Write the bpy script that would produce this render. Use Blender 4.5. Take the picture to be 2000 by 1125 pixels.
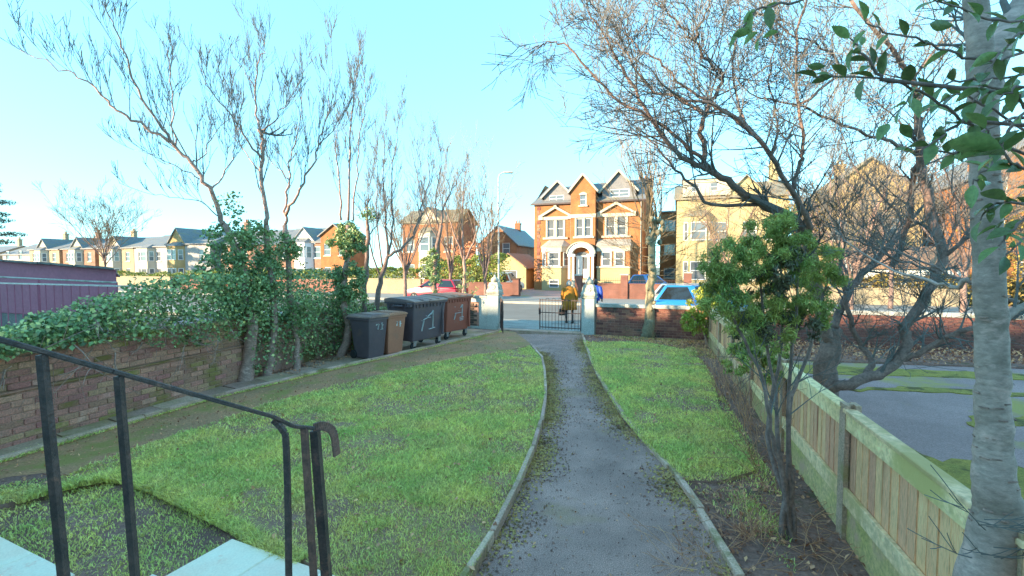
import bpy, bmesh, math, random
import numpy as np
from mathutils import Vector, Matrix, noise as mnoise

for _o in list(bpy.data.objects):
    bpy.data.objects.remove(_o)
S = bpy.context.scene
COL = S.collection
R = math.radians
rnd = random.Random(7)
nr = np.random.default_rng(11)

# ------------------------------------------------------------------ camera, sky, sun, exposure
F, HOR, CH = 916.0, 520.0, 2.2          # focal length in photo pixels, horizon row, eye height (m)
PITCH = math.atan((562.5 - HOR) / F)
cam_d = bpy.data.cameras.new('camera')
cam = bpy.data.objects.new('camera', cam_d)
COL.objects.link(cam)
cam_d.sensor_width = 36.0
cam_d.lens = 36.0 * F / 2000.0
cam_d.clip_start, cam_d.clip_end = 0.05, 2000
cam.location = (0, 0, CH)
cam.rotation_euler = (math.pi / 2 - PITCH, 0, 0)
S.camera = cam

SKY_G = .52
SUN_EL, SUN_AZ = 13.0, 64.0             # elevation; azimuth from straight behind the camera towards the left
world = bpy.data.worlds.new('World')
S.world = world
world.use_nodes = True
wt = world.node_tree
bg = wt.nodes['Background']
sky = wt.nodes.new('ShaderNodeTexSky')
sky.sky_type = 'NISHITA'
sky.sun_disc = False
sky.sun_elevation = R(SUN_EL)
sky.sun_rotation = R(180 + SUN_AZ)
sky.altitude = 0
sky.air_density = 0.7
sky.dust_density = 0.0
sky.ozone_density = 2.5
wb = wt.nodes.new('ShaderNodeMix')       # white balance: the photograph is balanced for the open shade
wb.data_type, wb.blend_type = 'RGBA', 'MULTIPLY'
wb.inputs[0].default_value = 1.0
wb.inputs[7].default_value = (.545, .98, 1.0, 1)
gm = wt.nodes.new('ShaderNodeGamma')      # the phone's tone mapping evens out the sky's range
gm.inputs[1].default_value = SKY_G
wt.links.new(sky.outputs[0], gm.inputs[0])
wt.links.new(gm.outputs[0], wb.inputs[6])
wt.links.new(wb.outputs[2], bg.inputs[0])
bg.inputs[1].default_value = 0.15
sun_d = bpy.data.lights.new('sun', 'SUN')
sun_d.energy = 2.0
sun_d.angle = R(0.5)
sun_d.color = (1.0, 0.80, 0.52)
sun = bpy.data.objects.new('sun', sun_d)
COL.objects.link(sun)
TOSUN = Vector((-math.sin(R(SUN_AZ)) * math.cos(R(SUN_EL)), -math.cos(R(SUN_AZ)) * math.cos(R(SUN_EL)), math.sin(R(SUN_EL))))
sun.rotation_euler = TOSUN.to_track_quat('Z', 'Y').to_euler()
sun.location = TOSUN * 60
S.view_settings.view_transform = 'Standard'
S.view_settings.look = 'None'
S.view_settings.exposure = 2.95
S.view_settings.gamma = 1
S.view_settings.use_curve_mapping = False
S.cycles.max_bounces = 6

# ------------------------------------------------------------------ placing helpers
_cp, _sp = math.cos(PITCH), math.sin(PITCH)
def ray(px, py):
    a, b = (px - 1000.0) / F, -(py - 562.5) / F
    y = _cp + b * _sp
    return Vector((a / y, 1.0, (-_sp + b * _cp) / y))
def at(px, py, d):
    return Vector((0, 0, CH)) + ray(px, py) * d
def gnd(px, py, z=0.0):
    r = ray(px, py)
    return Vector((0, 0, CH)) + r * ((z - CH) / r.z)
TH = R(20.0)
CW, SW = math.cos(TH), math.sin(TH)
def WN(w, n, z=0.0):                     # street frame: w along the street (to the right), n across it (away)
    return Vector((CW * w + SW * n, -SW * w + CW * n, z))

# ------------------------------------------------------------------ mesh builder
class MB:
    def __init__(s):
        s.v, s.f = [], []
    def add(s, vs, fs):
        o = len(s.v)
        s.v.extend(vs)
        s.f.extend([tuple(i + o for i in f) for f in fs])
        return s
    def quad(s, a, b, c, d):
        return s.add([a, b, c, d], [(0, 1, 2, 3)])
    def box(s, x0, x1, y0, y1, z0, z1):
        return s.add([(x0, y0, z0), (x1, y0, z0), (x1, y1, z0), (x0, y1, z0), (x0, y0, z1), (x1, y0, z1), (x1, y1, z1), (x0, y1, z1)],
                     [(3, 2, 1, 0), (4, 5, 6, 7), (0, 1, 5, 4), (1, 2, 6, 5), (2, 3, 7, 6), (3, 0, 4, 7)])
    def prism(s, poly, z0, z1, cap=True):
        n = len(poly)
        vs = [(p[0], p[1], z0) for p in poly] + [(p[0], p[1], z1) for p in poly]
        fs = [(i, (i + 1) % n, n + (i + 1) % n, n + i) for i in range(n)]
        if cap:
            fs += [tuple(range(n, 2 * n)), tuple(range(n - 1, -1, -1))]
        return s.add(vs, fs)
    def hprism(s, prof, y0, y1):         # profile in x,z swept along y
        n = len(prof)
        vs = [(p[0], y0, p[1]) for p in prof] + [(p[0], y1, p[1]) for p in prof]
        fs = [(i, (i + 1) % n, n + (i + 1) % n, n + i)[::-1] for i in range(n)]
        fs += [tuple(range(n)), tuple(range(2 * n - 1, n - 1, -1))]
        return s.add(vs, fs)
    def slab(s, a, b, c, d, t):          # sloping plate: top face a b c d, thickness t downwards
        q = [Vector(p) for p in (a, b, c, d)]
        lo = [p - Vector((0, 0, t)) for p in q]
        return s.add([tuple(p) for p in q + lo], [(0, 1, 2, 3), (7, 6, 5, 4), (0, 4, 5, 1), (1, 5, 6, 2), (2, 6, 7, 3), (3, 7, 4, 0)])
    def bar(s, a, b, w, h=None):         # square bar from a to b
        a, b = Vector(a), Vector(b)
        h = w if h is None else h
        t = (b - a).normalized()
        u = t.cross(Vector((0, 0, 1)))
        if u.length < 1e-3:
            u = Vector((1, 0, 0))
        u.normalize()
        v = u.cross(t)
        vs = []
        for p in (a, b):
            for i, j in ((-1, -1), (1, -1), (1, 1), (-1, 1)):
                vs.append(tuple(p + u * (i * w / 2) + v * (j * h / 2)))
        return s.add(vs, [(0, 1, 2, 3), (7, 6, 5, 4), (0, 4, 5, 1), (1, 5, 6, 2), (2, 6, 7, 3), (3, 7, 4, 0)])
    def tube(s, pts, rad, sides=6, cap=True):
        n = len(pts)
        o = len(s.v)
        u = None
        for i in range(n):
            p = pts[i]
            t = (pts[min(i + 1, n - 1)] - pts[max(i - 1, 0)])
            t = t.normalized() if t.length > 1e-9 else Vector((0, 0, 1))
            if u is None:
                u = t.cross(Vector((0.31, 0.87, 0.38)))
            else:
                u = u - t * u.dot(t)
            u = u.normalized() if u.length > 1e-6 else t.orthogonal().normalized()
            v = t.cross(u)
            r = rad[i]
            for k in range(sides):
                a = 2 * math.pi * k / sides
                c, d = math.cos(a) * r, math.sin(a) * r
                s.v.append((p.x + u.x * c + v.x * d, p.y + u.y * c + v.y * d, p.z + u.z * c + v.z * d))
        for i in range(n - 1):
            b = o + i * sides
            for k in range(sides):
                k2 = (k + 1) % sides
                s.f.append((b + k, b + k2, b + sides + k2, b + sides + k))
        if cap and sides > 3:
            s.f.append(tuple(o + k for k in range(sides - 1, -1, -1)))
            s.f.append(tuple(o + (n - 1) * sides + k for k in range(sides)))
        return s
    def lathe(s, prof, c=(0, 0, 0), sides=16, ax=2):   # profile of (r, h)
        o = len(s.v)
        for r, h in prof:
            for k in range(sides):
                a = 2 * math.pi * k / sides
                p = [r * math.cos(a), r * math.sin(a), h]
                if ax == 0:
                    p = [p[2], p[0], p[1]]
                elif ax == 1:
                    p = [p[1], p[2], p[0]]
                s.v.append((p[0] + c[0], p[1] + c[1], p[2] + c[2]))
        for i in range(len(prof) - 1):
            b = o + i * sides
            for k in range(sides):
                k2 = (k + 1) % sides
                s.f.append((b + k, b + k2, b + sides + k2, b + sides + k))
        s.f.append(tuple(o + k for k in range(sides - 1, -1, -1)))
        s.f.append(tuple(o + (len(prof) - 1) * sides + k for k in range(sides)))
        return s
    def mesh(s, name, m=None, smooth=False):
        me = bpy.data.meshes.new(name)
        me.from_pydata([tuple(v) for v in s.v], [], s.f)
        if m:
            me.materials.append(m)
        if smooth:
            me.polygons.foreach_set('use_smooth', [True] * len(me.polygons))
        me.update()
        return me
    def build(s, name, m=None, parent=None, smooth=False, loc=None, rz=None, bevel=0):
        me = s.mesh(name, m, smooth)
        if bevel:
            bm = bmesh.new()
            bm.from_mesh(me)
            bmesh.ops.recalc_face_normals(bm, faces=bm.faces)
            bmesh.ops.bevel(bm, geom=list(bm.edges), offset=bevel, segments=2 if bevel > .01 else 1, affect='EDGES', profile=.6, clamp_overlap=True)
            bm.to_mesh(me)
            bm.free()
        return put(name, me, parent, loc, rz)

def put(name, me, parent=None, loc=None, rz=None, rot=None, scale=None):
    o = bpy.data.objects.new(name, me)
    COL.objects.link(o)
    if loc is not None:
        o.location = loc
    if rz is not None:
        o.rotation_euler = (0, 0, rz)
    if rot is not None:
        o.rotation_euler = rot
    if scale is not None:
        o.scale = scale
    if parent is not None:
        o.parent = parent
    return o
def tag(o, label=None, cat=None, group=None, kind=None):
    if label: o['label'] = label
    if cat: o['category'] = cat
    if group: o['group'] = group
    if kind: o['kind'] = kind
    return o
def thing(name, label, cat, loc=(0, 0, 0), rz=0.0, group=None):
    o = bpy.data.objects.new(name, None)
    COL.objects.link(o)
    o.location = loc
    o.rotation_euler = (0, 0, rz)
    o.empty_display_size = .2
    return tag(o, label, cat, group)
def kids(o):
    return list(o.children)
def copy_tree(o, parent=None):
    c = o.copy()
    COL.objects.link(c)
    c.parent = parent
    for ch in kids(o):
        copy_tree(ch, c)
    return c
def npmesh(name, V, Fc, m, smooth=False):
    me = bpy.data.meshes.new(name)
    V = np.asarray(V, dtype=np.float32).reshape(-1, 3)
    Fc = np.asarray(Fc, dtype=np.int32)
    k = Fc.shape[1]
    me.vertices.add(len(V))
    me.vertices.foreach_set('co', V.ravel())
    me.loops.add(Fc.size)
    me.loops.foreach_set('vertex_index', Fc.ravel())
    me.polygons.add(len(Fc))
    me.polygons.foreach_set('loop_start', np.arange(0, Fc.size, k, dtype=np.int32))
    me.polygons.foreach_set('loop_total', np.full(len(Fc), k, dtype=np.int32))
    if smooth:
        me.polygons.foreach_set('use_smooth', np.ones(len(Fc), dtype=bool))
    me.materials.append(m)
    me.update(calc_edges=True)
    return me

# ------------------------------------------------------------------ materials
MATS = {}
_shade_gain = (1.95, 1.24, 1.14)  # brightens and warms garden colours to make up for dim, cool shade light
GARDEN = {n: _shade_gain for n in ('path_moss weathered_rail worn_rail painted_iron dark_bark '
          'soil lawn_earth grass_blade dry_grass_blade path_asphalt mossy_dirt paving_slab cream_slab edging_concrete drive_tarmac moss old_brick mossy_brick '
          'mortar fence_wood rail_wood mossy_gravel_board concrete_post pale_bark smooth_bark ivy_leaf light_ivy_leaf conifer_leaf camellia_leaf dead_leaf dead_stem '
          'charcoal_plastic brown_plastic maroon_plastic faded_lid faded_brown_lid plum_paint').split()}
def M(name, c1, c2=None, scale=2.0, rough=.85, bump=.25, bscale=30.0, rand=0.0, c3=None, s3=.7, t3=(.52, .62), metal=0.0,
      coord='pos', isl=0.0, stretch=None, spec=.5, fine=.35, trans=0.0, dist=.02, t1=(.35, .65)):
    if name in GARDEN:
        q = GARDEN[name]
        c1, c2, c3 = [tuple(min(.9, v * k) for v, k in zip(c, q)) if c else c for c in (c1, c2, c3)]
    m = bpy.data.materials.new(name)
    m.use_nodes = True
    t = m.node_tree
    N, L = t.nodes, t.links
    b = N['Principled BSDF']
    if coord == 'pos':
        vec = N.new('ShaderNodeNewGeometry').outputs['Position']
    else:
        vec = N.new('ShaderNodeTexCoord').outputs['Object']
    if stretch:
        mp = N.new('ShaderNodeMapping')
        mp.inputs['Scale'].default_value = stretch
        L.new(vec, mp.inputs[0])
        vec = mp.outputs[0]
    def nz(sc, det=5, rg=.6):
        n = N.new('ShaderNodeTexNoise')
        n.inputs['Scale'].default_value = sc
        n.inputs['Detail'].default_value = det
        n.inputs['Roughness'].default_value = rg
        L.new(vec, n.inputs['Vector'])
        return n.outputs[0]
    def rng(x, a, c, lo=0., hi=1.):
        r = N.new('ShaderNodeMapRange')
        r.inputs[1].default_value, r.inputs[2].default_value = a, c
        r.inputs[3].default_value, r.inputs[4].default_value = lo, hi
        L.new(x, r.inputs[0])
        return r.outputs[0]
    def mix(f, a, c, mode='MIX'):
        x = N.new('ShaderNodeMix')
        x.data_type = 'RGBA'
        x.blend_type = mode
        if isinstance(f, float): x.inputs[0].default_value = f
        else: L.new(f, x.inputs[0])
        for i, q in ((6, a), (7, c)):
            if isinstance(q, tuple): x.inputs[i].default_value = (*q, 1)
            else: L.new(q, x.inputs[i])
        return x.outputs[2]
    c2 = c2 or tuple(x * .75 for x in c1)
    col = mix(rng(nz(scale), t1[0], t1[1]), c1, c2)
    if fine:
        f = rng(nz(bscale, 4, .7), .3, .7, 1 - fine, 1 + fine)
        g = N.new('ShaderNodeCombineColor')
        for i in range(3): L.new(f, g.inputs[i])
        col = mix(1.0, col, g.outputs[0], 'MULTIPLY')
    if c3:
        col = mix(rng(nz(s3, 6, .65), t3[0], t3[1]), col, c3)
    if rand or isl:
        h = N.new('ShaderNodeHueSaturation')
        src = N.new('ShaderNodeObjectInfo').outputs['Random'] if rand else N.new('ShaderNodeNewGeometry').outputs['Random Per Island']
        L.new(rng(src, 0, 1, 1 - (rand or isl), 1 + (rand or isl)), h.inputs['Value'])
        L.new(rng(src, 0, 1, .5 - .013, .5 + .013), h.inputs['Hue'])
        L.new(col, h.inputs['Color'])
        col = h.outputs[0]
    L.new(col, b.inputs['Base Color'])
    b.inputs['Roughness'].default_value = rough
    b.inputs['Metallic'].default_value = metal
    b.inputs['Specular IOR Level'].default_value = spec
    if bump:
        bp = N.new('ShaderNodeBump')
        bp.inputs['Strength'].default_value = bump
        bp.inputs['Distance'].default_value = dist
        L.new(nz(bscale, 6, .65), bp.inputs['Height'])
        L.new(bp.outputs[0], b.inputs['Normal'])
    if trans:
        tr = N.new('ShaderNodeBsdfTranslucent')
        L.new(col, tr.inputs[0])
        ms = N.new('ShaderNodeMixShader')
        ms.inputs[0].default_value = trans
        L.new(b.outputs[0], ms.inputs[1])
        L.new(tr.outputs[0], ms.inputs[2])
        L.new(ms.outputs[0], N['Material Output'].inputs[0])
    MATS[name] = m
    return m
def brickmat(name, c1, c2, mort, rowh=.075, bw=.225, vary=.25, soot=None):
    m = bpy.data.materials.new(name)
    m.use_nodes = True
    t = m.node_tree
    N, L = t.nodes, t.links
    b = N['Principled BSDF']
    tc = N.new('ShaderNodeTexCoord')
    sx = N.new('ShaderNodeSeparateXYZ')
    L.new(tc.outputs['Object'], sx.inputs[0])
    ad = N.new('ShaderNodeMath')
    L.new(sx.outputs[0], ad.inputs[0])
    L.new(sx.outputs[1], ad.inputs[1])
    cb = N.new('ShaderNodeCombineXYZ')
    L.new(ad.outputs[0], cb.inputs[0])
    L.new(sx.outputs[2], cb.inputs[1])
    bt = N.new('ShaderNodeTexBrick')
    L.new(cb.outputs[0], bt.inputs[0])
    bt.inputs['Color1'].default_value = (*c1, 1)
    bt.inputs['Color2'].default_value = (*c2, 1)
    bt.inputs['Mortar'].default_value = (*mort, 1)
    bt.inputs['Scale'].default_value = 1
    bt.inputs['Brick Width'].default_value = bw
    bt.inputs['Row Height'].default_value = rowh
    bt.inputs['Mortar Size'].default_value = .006
    nz = N.new('ShaderNodeTexNoise')
    nz.inputs['Scale'].default_value = 1.3
    nz.inputs['Detail'].default_value = 7
    L.new(tc.outputs['Object'], nz.inputs[0])
    r = N.new('ShaderNodeMapRange')
    r.inputs[1].default_value, r.inputs[2].default_value, r.inputs[3].default_value, r.inputs[4].default_value = .3, .7, 1 - vary, 1 + vary
    L.new(nz.outputs[0], r.inputs[0])
    g = N.new('ShaderNodeCombineColor')
    for i in range(3): L.new(r.outputs[0], g.inputs[i])
    x = N.new('ShaderNodeMix')
    x.data_type = 'RGBA'
    x.blend_type = 'MULTIPLY'
    x.inputs[0].default_value = 1
    L.new(bt.outputs[0], x.inputs[6])
    L.new(g.outputs[0], x.inputs[7])
    L.new(x.outputs[2], b.inputs['Base Color'])
    b.inputs['Roughness'].default_value = .9
    bp = N.new('ShaderNodeBump')
    bp.inputs['Strength'].default_value = .4
    bp.inputs['Distance'].default_value = .01
    bp.invert = True
    L.new(bt.outputs['Fac'], bp.inputs['Height'])
    L.new(bp.outputs[0], b.inputs['Normal'])
    MATS[name] = m
    return m

m_soil = M('soil', (.12, .098, .085), (.20, .165, .14), 1.5, .95, .9, 26, c3=(.06, .075, .03), s3=1.1, t3=(.56, .68), dist=.05)
m_lawnbase = M('lawn_earth', (.24, .25, .12), (.26, .22, .155), 1.4, .95, 1.0, 30, c3=(.20, .165, .135), s3=.9, t3=(.47, .57), dist=.05)
m_grass = M('grass_blade', (.31, .54, .19), (.46, .64, .235), 1.6, .6, 0, 30, c3=(.50, .54, .26), s3=.9, t3=(.50, .72), isl=.45, fine=0, trans=.4)
m_grassdry = M('dry_grass_blade', (.46, .42, .20), (.30, .38, .13), .9, .7, 0, 30, isl=.4, fine=0, trans=.2)
m_path = M('path_asphalt', (.165, .155, .145), (.265, .245, .225), 1.3, .95, .6, 120, c3=(.20, .195, .095), s3=.7, t3=(.54, .74), fine=.8, dist=.012)
m_dirt = M('mossy_dirt', (.19, .175, .10), (.31, .225, .125), .9, .95, .8, 35, c3=(.18, .21, .065), s3=1.3, t3=(.50, .62), dist=.03)
m_slab = M('paving_slab', (.27, .265, .225), (.18, .19, .12), 1.6, .9, .5, 40, rand=.22, c3=(.13, .165, .06), s3=1.0, t3=(.53, .66))
m_cream = M('cream_slab', (.60, .64, .56), (.52, .55, .47), 2.2, .8, .25, 60, rand=.05, fine=.08, c3=(.42, .38, .30), s3=6, t3=(.60, .70))
m_kerb = M('edging_concrete', (.36, .34, .30), (.25, .255, .18), 3, .9, .5, 60, rand=.15, c3=(.12, .14, .055), s3=2.2, t3=(.54, .66))
m_road = M('road_asphalt', (.16, .15, .14), (.20, .19, .175), .5, .9, .4, 60, fine=.25, dist=.01)
m_pave = M('pavement_flag', (.34, .325, .30), (.28, .265, .245), 1.5, .88, .3, 50, rand=.14)
m_stonekerb = M('kerb_stone', (.42, .39, .34), (.33, .31, .27), 2, .85, .3, 50, rand=.1)
m_ground = M('ground_earth', (.16, .17, .10), (.20, .185, .14), .2, .95, .4, 8)
m_drive = M('drive_tarmac', (.17, .165, .17), (.22, .215, .22), .8, .92, .6, 70, fine=.4, c3=(.21, .25, .08), s3=.45, t3=(.53, .63))
m_moss = M('moss', (.17, .22, .05), (.24, .27, .06), 3, .95, 1.0, 45, c3=(.08, .10, .03), s3=2, dist=.04)
m_brickred = M('red_brick', (.34, .135, .095), (.25, .105, .08), 6, .9, .6, 60, rand=.38, c3=(.10, .085, .07), s3=3, t3=(.56, .68))
m_brickold = M('old_brick', (.31, .20, .165), (.25, .18, .145), 5, .92, .8, 50, rand=.20, c3=(.40, .33, .29), s3=2.0, t3=(.57, .68), dist=.02)
m_brickmoss = M('mossy_brick', (.27, .21, .15), (.23, .19, .125), 5, .92, .8, 50, rand=.18, c3=(.15, .165, .055), s3=1.6, t3=(.46, .58), dist=.02)
m_mortar = M('mortar', (.30, .25, .21), (.23, .20, .16), 4, .95, .6, 60, c3=(.11, .12, .05), s3=1.2)
m_coping = M('coping_stone', (.48, .46, .42), (.38, .37, .33), 3, .85, .4, 40, rand=.08, c3=(.28, .28, .22), s3=2.5)
m_render = M('painted_render', (.56, .57, .53), (.46, .48, .43), 1.6, .8, .35, 40, c3=(.30, .30, .25), s3=2.8, t3=(.57, .70))
m_finial = M('finial_stone', (.58, .54, .45), (.48, .44, .36), 5, .85, .5, 40, c3=(.30, .28, .22), s3=6)
m_iron = M('painted_iron', (.022, .022, .026), (.045, .04, .038), 20, .45, .5, 90, c3=(.10, .06, .045), s3=9, t3=(.60, .68), dist=.006)
m_rail = M('weathered_rail', (.026, .028, .030), (.058, .054, .052), 14, .42, .8, 70, c3=(.15, .105, .08), s3=7, t3=(.62, .70), dist=.008)
m_railrust = M('worn_rail', (.13, .095, .075), (.07, .055, .05), 16, .6, .8, 70, dist=.008)
m_wood = M('fence_wood', (.46, .40, .235), (.45, .35, .20), 2, .8, .35, 18, rand=.13, stretch=(9, 9, .8), c3=(.33, .25, .15), s3=.8, t3=(.58, .68))
m_woodrail = M('rail_wood', (.46, .46, .26), (.46, .50, .31), 2.2, .82, .35, 18, rand=.10, c3=(.30, .33, .14), s3=1.4, t3=(.50, .64))
m_gravel = M('mossy_gravel_board', (.36, .37, .21), (.27, .32, .12), 2.0, .9, .4, 30, rand=.08, c3=(.32, .28, .20), s3=2.6, t3=(.56, .68))
m_pathmoss = M('path_moss', (.26, .29, .10), (.32, .31, .13), 3, .95, .5, 45, c3=(.12, .11, .06), s3=2)
m_carglass = M('car_glass', (.018, .022, .026), None, 1, .05, 0, 20, fine=0, spec=.8)
m_barkpoll = M('street_tree_bark', (.33, .275, .17), (.22, .18, .11), 4, .85, .9, 22, c3=(.40, .37, .26), s3=5, t3=(.55, .65), dist=.02)
m_concrete = M('concrete_post', (.33, .315, .25), (.25, .25, .175), 4, .9, .6, 60, rand=.08, c3=(.20, .23, .10), s3=3, t3=(.52, .66))
m_barkpale = M('pale_bark', (.24, .225, .195), (.16, .15, .13), 5, .85, .8, 24, stretch=(1, 1, 2.2), c3=(.34, .345, .30), s3=6, t3=(.56, .66), dist=.015)
m_barkgrey = M('grey_bark', (.30, .29, .275), (.20, .195, .185), 4, .8, .9, 20, stretch=(.7, .7, 4), c3=(.42, .41, .38), s3=5, t3=(.58, .63), dist=.014)
m_bark = M('dark_bark', (.16, .16, .145), (.095, .095, .085), 7, .88, .7, 30, dist=.012)
m_twig = M('twig', (.13, .12, .112), (.19, .17, .155), 3, .85, 0, 20, fine=.2)
m_twigwarm = M('warm_twig', (.20, .14, .085), (.28, .19, .105), 3, .85, 0, 20, fine=.2)
m_ivy = M('ivy_leaf', (.10, .235, .11), (.16, .31, .13), 1.6, .42, 0, 20, isl=.5, fine=0, trans=.12)
m_ivylight = M('light_ivy_leaf', (.22, .38, .16), (.32, .44, .17), 1.6, .42, 0, 20, isl=.5, fine=0, trans=.15)
m_hedge = M('hedge_leaf', (.30, .32, .07), (.20, .25, .05), .8, .5, 0, 20, isl=.5, fine=0, trans=.2)
m_gold = M('golden_leaf', (.35, .27, .06), (.28, .18, .05), 1.2, .6, 0, 20, isl=.5, fine=0, trans=.25)
m_conifer = M('conifer_leaf', (.13, .265, .07), (.26, .38, .10), 4, .55, 0, 20, isl=.5, fine=0, trans=.2)
m_lime = M('lit_lime_leaf', (.46, .46, .07), (.34, .40, .07), 5, .55, 0, 20, isl=.4, fine=0, trans=.25)  # leaf colour brightened to stand in for sunlight on the shrub
m_pine = M('pine_leaf', (.05, .085, .045), (.08, .11, .06), 1, .6, 0, 20, isl=.4, fine=0)
m_camellia = M('camellia_leaf', (.075, .17, .055), (.11, .215, .07), 5, .16, .25, 60, rand=.45, fine=.25, trans=.22)
m_dead = M('dead_leaf', (.26, .17, .09), (.36, .27, .17), 3, .8, 0, 20, isl=.5, fine=0)
m_straw = M('dead_stem', (.34, .26, .16), (.24, .17, .11), 4, .85, 0, 20, isl=.3, fine=0)
m_house = brickmat('villa_brick', (.37, .138, .040), (.32, .115, .036), (.32, .17, .095))
m_house2 = brickmat('orange_brick', (.33, .125, .05), (.28, .10, .045), (.30, .17, .11))
m_housedark = brickmat('brown_brick', (.31, .15, .095), (.25, .12, .08), (.30, .22, .17))
m_yellowbrick = brickmat('yellow_brick', (.42, .29, .12), (.37, .25, .11), (.40, .30, .18))
m_gwall = brickmat('front_wall_brick', (.22, .088, .065), (.18, .075, .058), (.20, .11, .085))
m_stone = M('dressing_stone', (.52, .46, .36), (.45, .40, .31), 2, .85, .2, 30, fine=.12)
m_creamwall = M('cream_render', (.46, .37, .19), (.41, .33, .17), .8, .9, .3, 20, fine=.1)
m_creamlight = M('pale_render', (.72, .69, .62), (.66, .63, .56), .8, .9, .2, 20, fine=.08)
m_greywall = M('grey_render', (.40, .37, .35), (.34, .32, .30), .8, .9, .3, 20, fine=.12)
m_buffwall = M('buff_stone', (.38, .30, .19), (.32, .25, .165), 1.2, .9, .4, 12, fine=.25)
m_slate = M('slate', (.15, .155, .165), (.20, .195, .20), 3, .6, .6, 14, stretch=(1, 1, 3), fine=.35, c3=(.22, .20, .15), s3=.8)
m_slatewarm = M('weathered_slate', (.27, .235, .165), (.20, .18, .14), 2, .75, .6, 14, fine=.3)
m_tilehang = M('hung_slate', (.17, .165, .175), (.22, .205, .20), 3, .7, .6, 16, fine=.3)
m_clay = M('clay_tile', (.30, .175, .11), (.24, .14, .09), 2, .85, .6, 14, fine=.3)
m_white = M('white_paint', (.76, .76, .74), (.68, .68, .66), 1, .45, .1, 30, fine=.06)
m_glass = M('window_glass', (.10, .115, .13), (.15, .16, .17), .6, .06, 0, 20, fine=0, spec=1.0)
m_curtain = M('curtain', (.62, .60, .56), (.5, .48, .45), 3, .9, .2, 20, fine=.1)
m_lead = M('lead_grey', (.30, .265, .24), (.36, .32, .28), 2, .7, .2, 20)
m_plum = M('plum_paint', (.21, .10, .16), (.175, .085, .14), .8, .7, .3, 12, fine=.12)
m_felt = M('roof_felt', (.13, .125, .12), (.21, .20, .18), 2, .9, .6, 30)
m_bin = M('charcoal_plastic', (.055, .064, .082), (.075, .085, .105), 2, .48, .15, 60, fine=.15, c3=(.085, .085, .085), s3=2.2, t3=(.58, .72))
m_binbrown = M('brown_plastic', (.26, .165, .11), (.21, .13, .088), 2, .52, .15, 60, fine=.15, c3=(.20, .15, .11), s3=2.5, t3=(.58, .72))
m_binmaroon = M('maroon_plastic', (.20, .09, .065), (.16, .073, .055), 2, .52, .15, 60, fine=.15, c3=(.17, .11, .085), s3=2.5, t3=(.58, .72))
m_binlid = M('faded_lid', (.11, .115, .125), (.20, .195, .175), 1.6, .6, .2, 50, c3=(.24, .22, .17), s3=1.3, t3=(.55, .68))
m_binlidb = M('faded_brown_lid', (.20, .14, .095), (.25, .185, .13), 1.6, .6, .2, 50)
m_paint = M('white_marking', (.72, .72, .70), (.60, .60, .58), 20, .7, 0, 30, fine=.1)
m_rubber = M('rubber', (.02, .02, .021), (.032, .03, .03), 5, .8, .2, 60)
m_steel = M('galvanised_steel', (.42, .43, .44), (.34, .35, .36), 8, .42, .1, 40, metal=.7)
m_lamp = M('lamp_column_paint', (.50, .51, .49), (.42, .43, .42), 3, .5, .1, 30)
m_coat = M('mustard_cloth', (.42, .165, .014), (.34, .13, .012), 6, .9, .5, 60, fine=.15)
m_skin = M('skin', (.50, .31, .22), (.44, .26, .19), 9, .6, 0, 30, fine=.05)
m_hair = M('grey_hair', (.48, .46, .43), (.34, .32, .30), 30, .7, .6, 80)
m_trouser = M('dark_hose', (.055, .04, .038), (.08, .06, .055), 6, .85, .3, 60)
m_shoe = M('shoe_leather', (.03, .024, .022), None, 6, .5, 0, 60)
m_blue = M('blue_jacket', (.02, .075, .42), (.016, .055, .33), 5, .6, .4, 40)
m_bag = M('brown_bag', (.10, .065, .045), None, 6, .6, .3, 50)
def carpaint(n, c, r=.28):
    m = M(n, c, tuple(x * .93 for x in c), .8, r, 0, 20, fine=0)
    m.node_tree.nodes['Principled BSDF'].inputs['Coat Weight'].default_value = .8
    return m
m_carblue = carpaint('blue_car_paint', (.02, .20, .58))
m_carred = carpaint('red_car_paint', (.42, .022, .05))
m_carsilver = carpaint('silver_car_paint', (.30, .31, .32))
m_carwhite = carpaint('white_car_paint', (.72, .72, .71))
m_carnavy = carpaint('navy_car_paint', (.03, .13, .38))
m_tail = M('tail_light', (.55, .06, .05), None, 3, .2, 0, 20, fine=0)
m_head = M('head_light', (.75, .76, .78), None, 3, .12, 0, 20, fine=0)
m_plate = M('number_plate', (.72, .62, .12), None, 3, .4, 0, 20, fine=0)

# ------------------------------------------------------------------ plants
def runit(n, g=None):
    v = (g or nr).normal(size=(n, 3))
    return v / np.linalg.norm(v, axis=1, keepdims=True)
def leafmesh(name, C, size, m, aspect=.6, up=.5, axis=None, axw=0.0, fold=.15, nrm=None):
    C = np.asarray(C, float)
    n = len(C)
    size = np.broadcast_to(np.asarray(size, float), (n,))[:, None] * nr.uniform(.65, 1.3, (n, 1))
    a = runit(n)
    if axis is not None:
        a = a + np.asarray(axis) * axw
    a /= np.linalg.norm(a, axis=1, keepdims=True)
    nn = runit(n) + np.array([0, 0, up])
    if nrm is not None:
        nn = nn + nrm
    s = np.cross(a, nn)
    s /= np.linalg.norm(s, axis=1, keepdims=True) + 1e-9
    nn = np.cross(s, a)
    L, W = size / 2, size * aspect / 2
    V = np.stack([C - a * L, C + s * W + nn * size * fold - a * L * .15, C + a * L, C - s * W + nn * size * fold - a * L * .15], 1)
    b = np.arange(n)[:, None] * 4
    Fc = np.concatenate([b + np.array([[0, 1, 2]]), b + np.array([[0, 2, 3]])], 1).reshape(-1, 3)
    return npmesh(name, V.reshape(-1, 3), Fc, m)
def blob(n, c, r, shell=.45):
    d = runit(n) * (nr.uniform(shell ** 3, 1, (n, 1)) ** (1 / 3))
    return np.asarray(c) + d * np.asarray(r)
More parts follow.
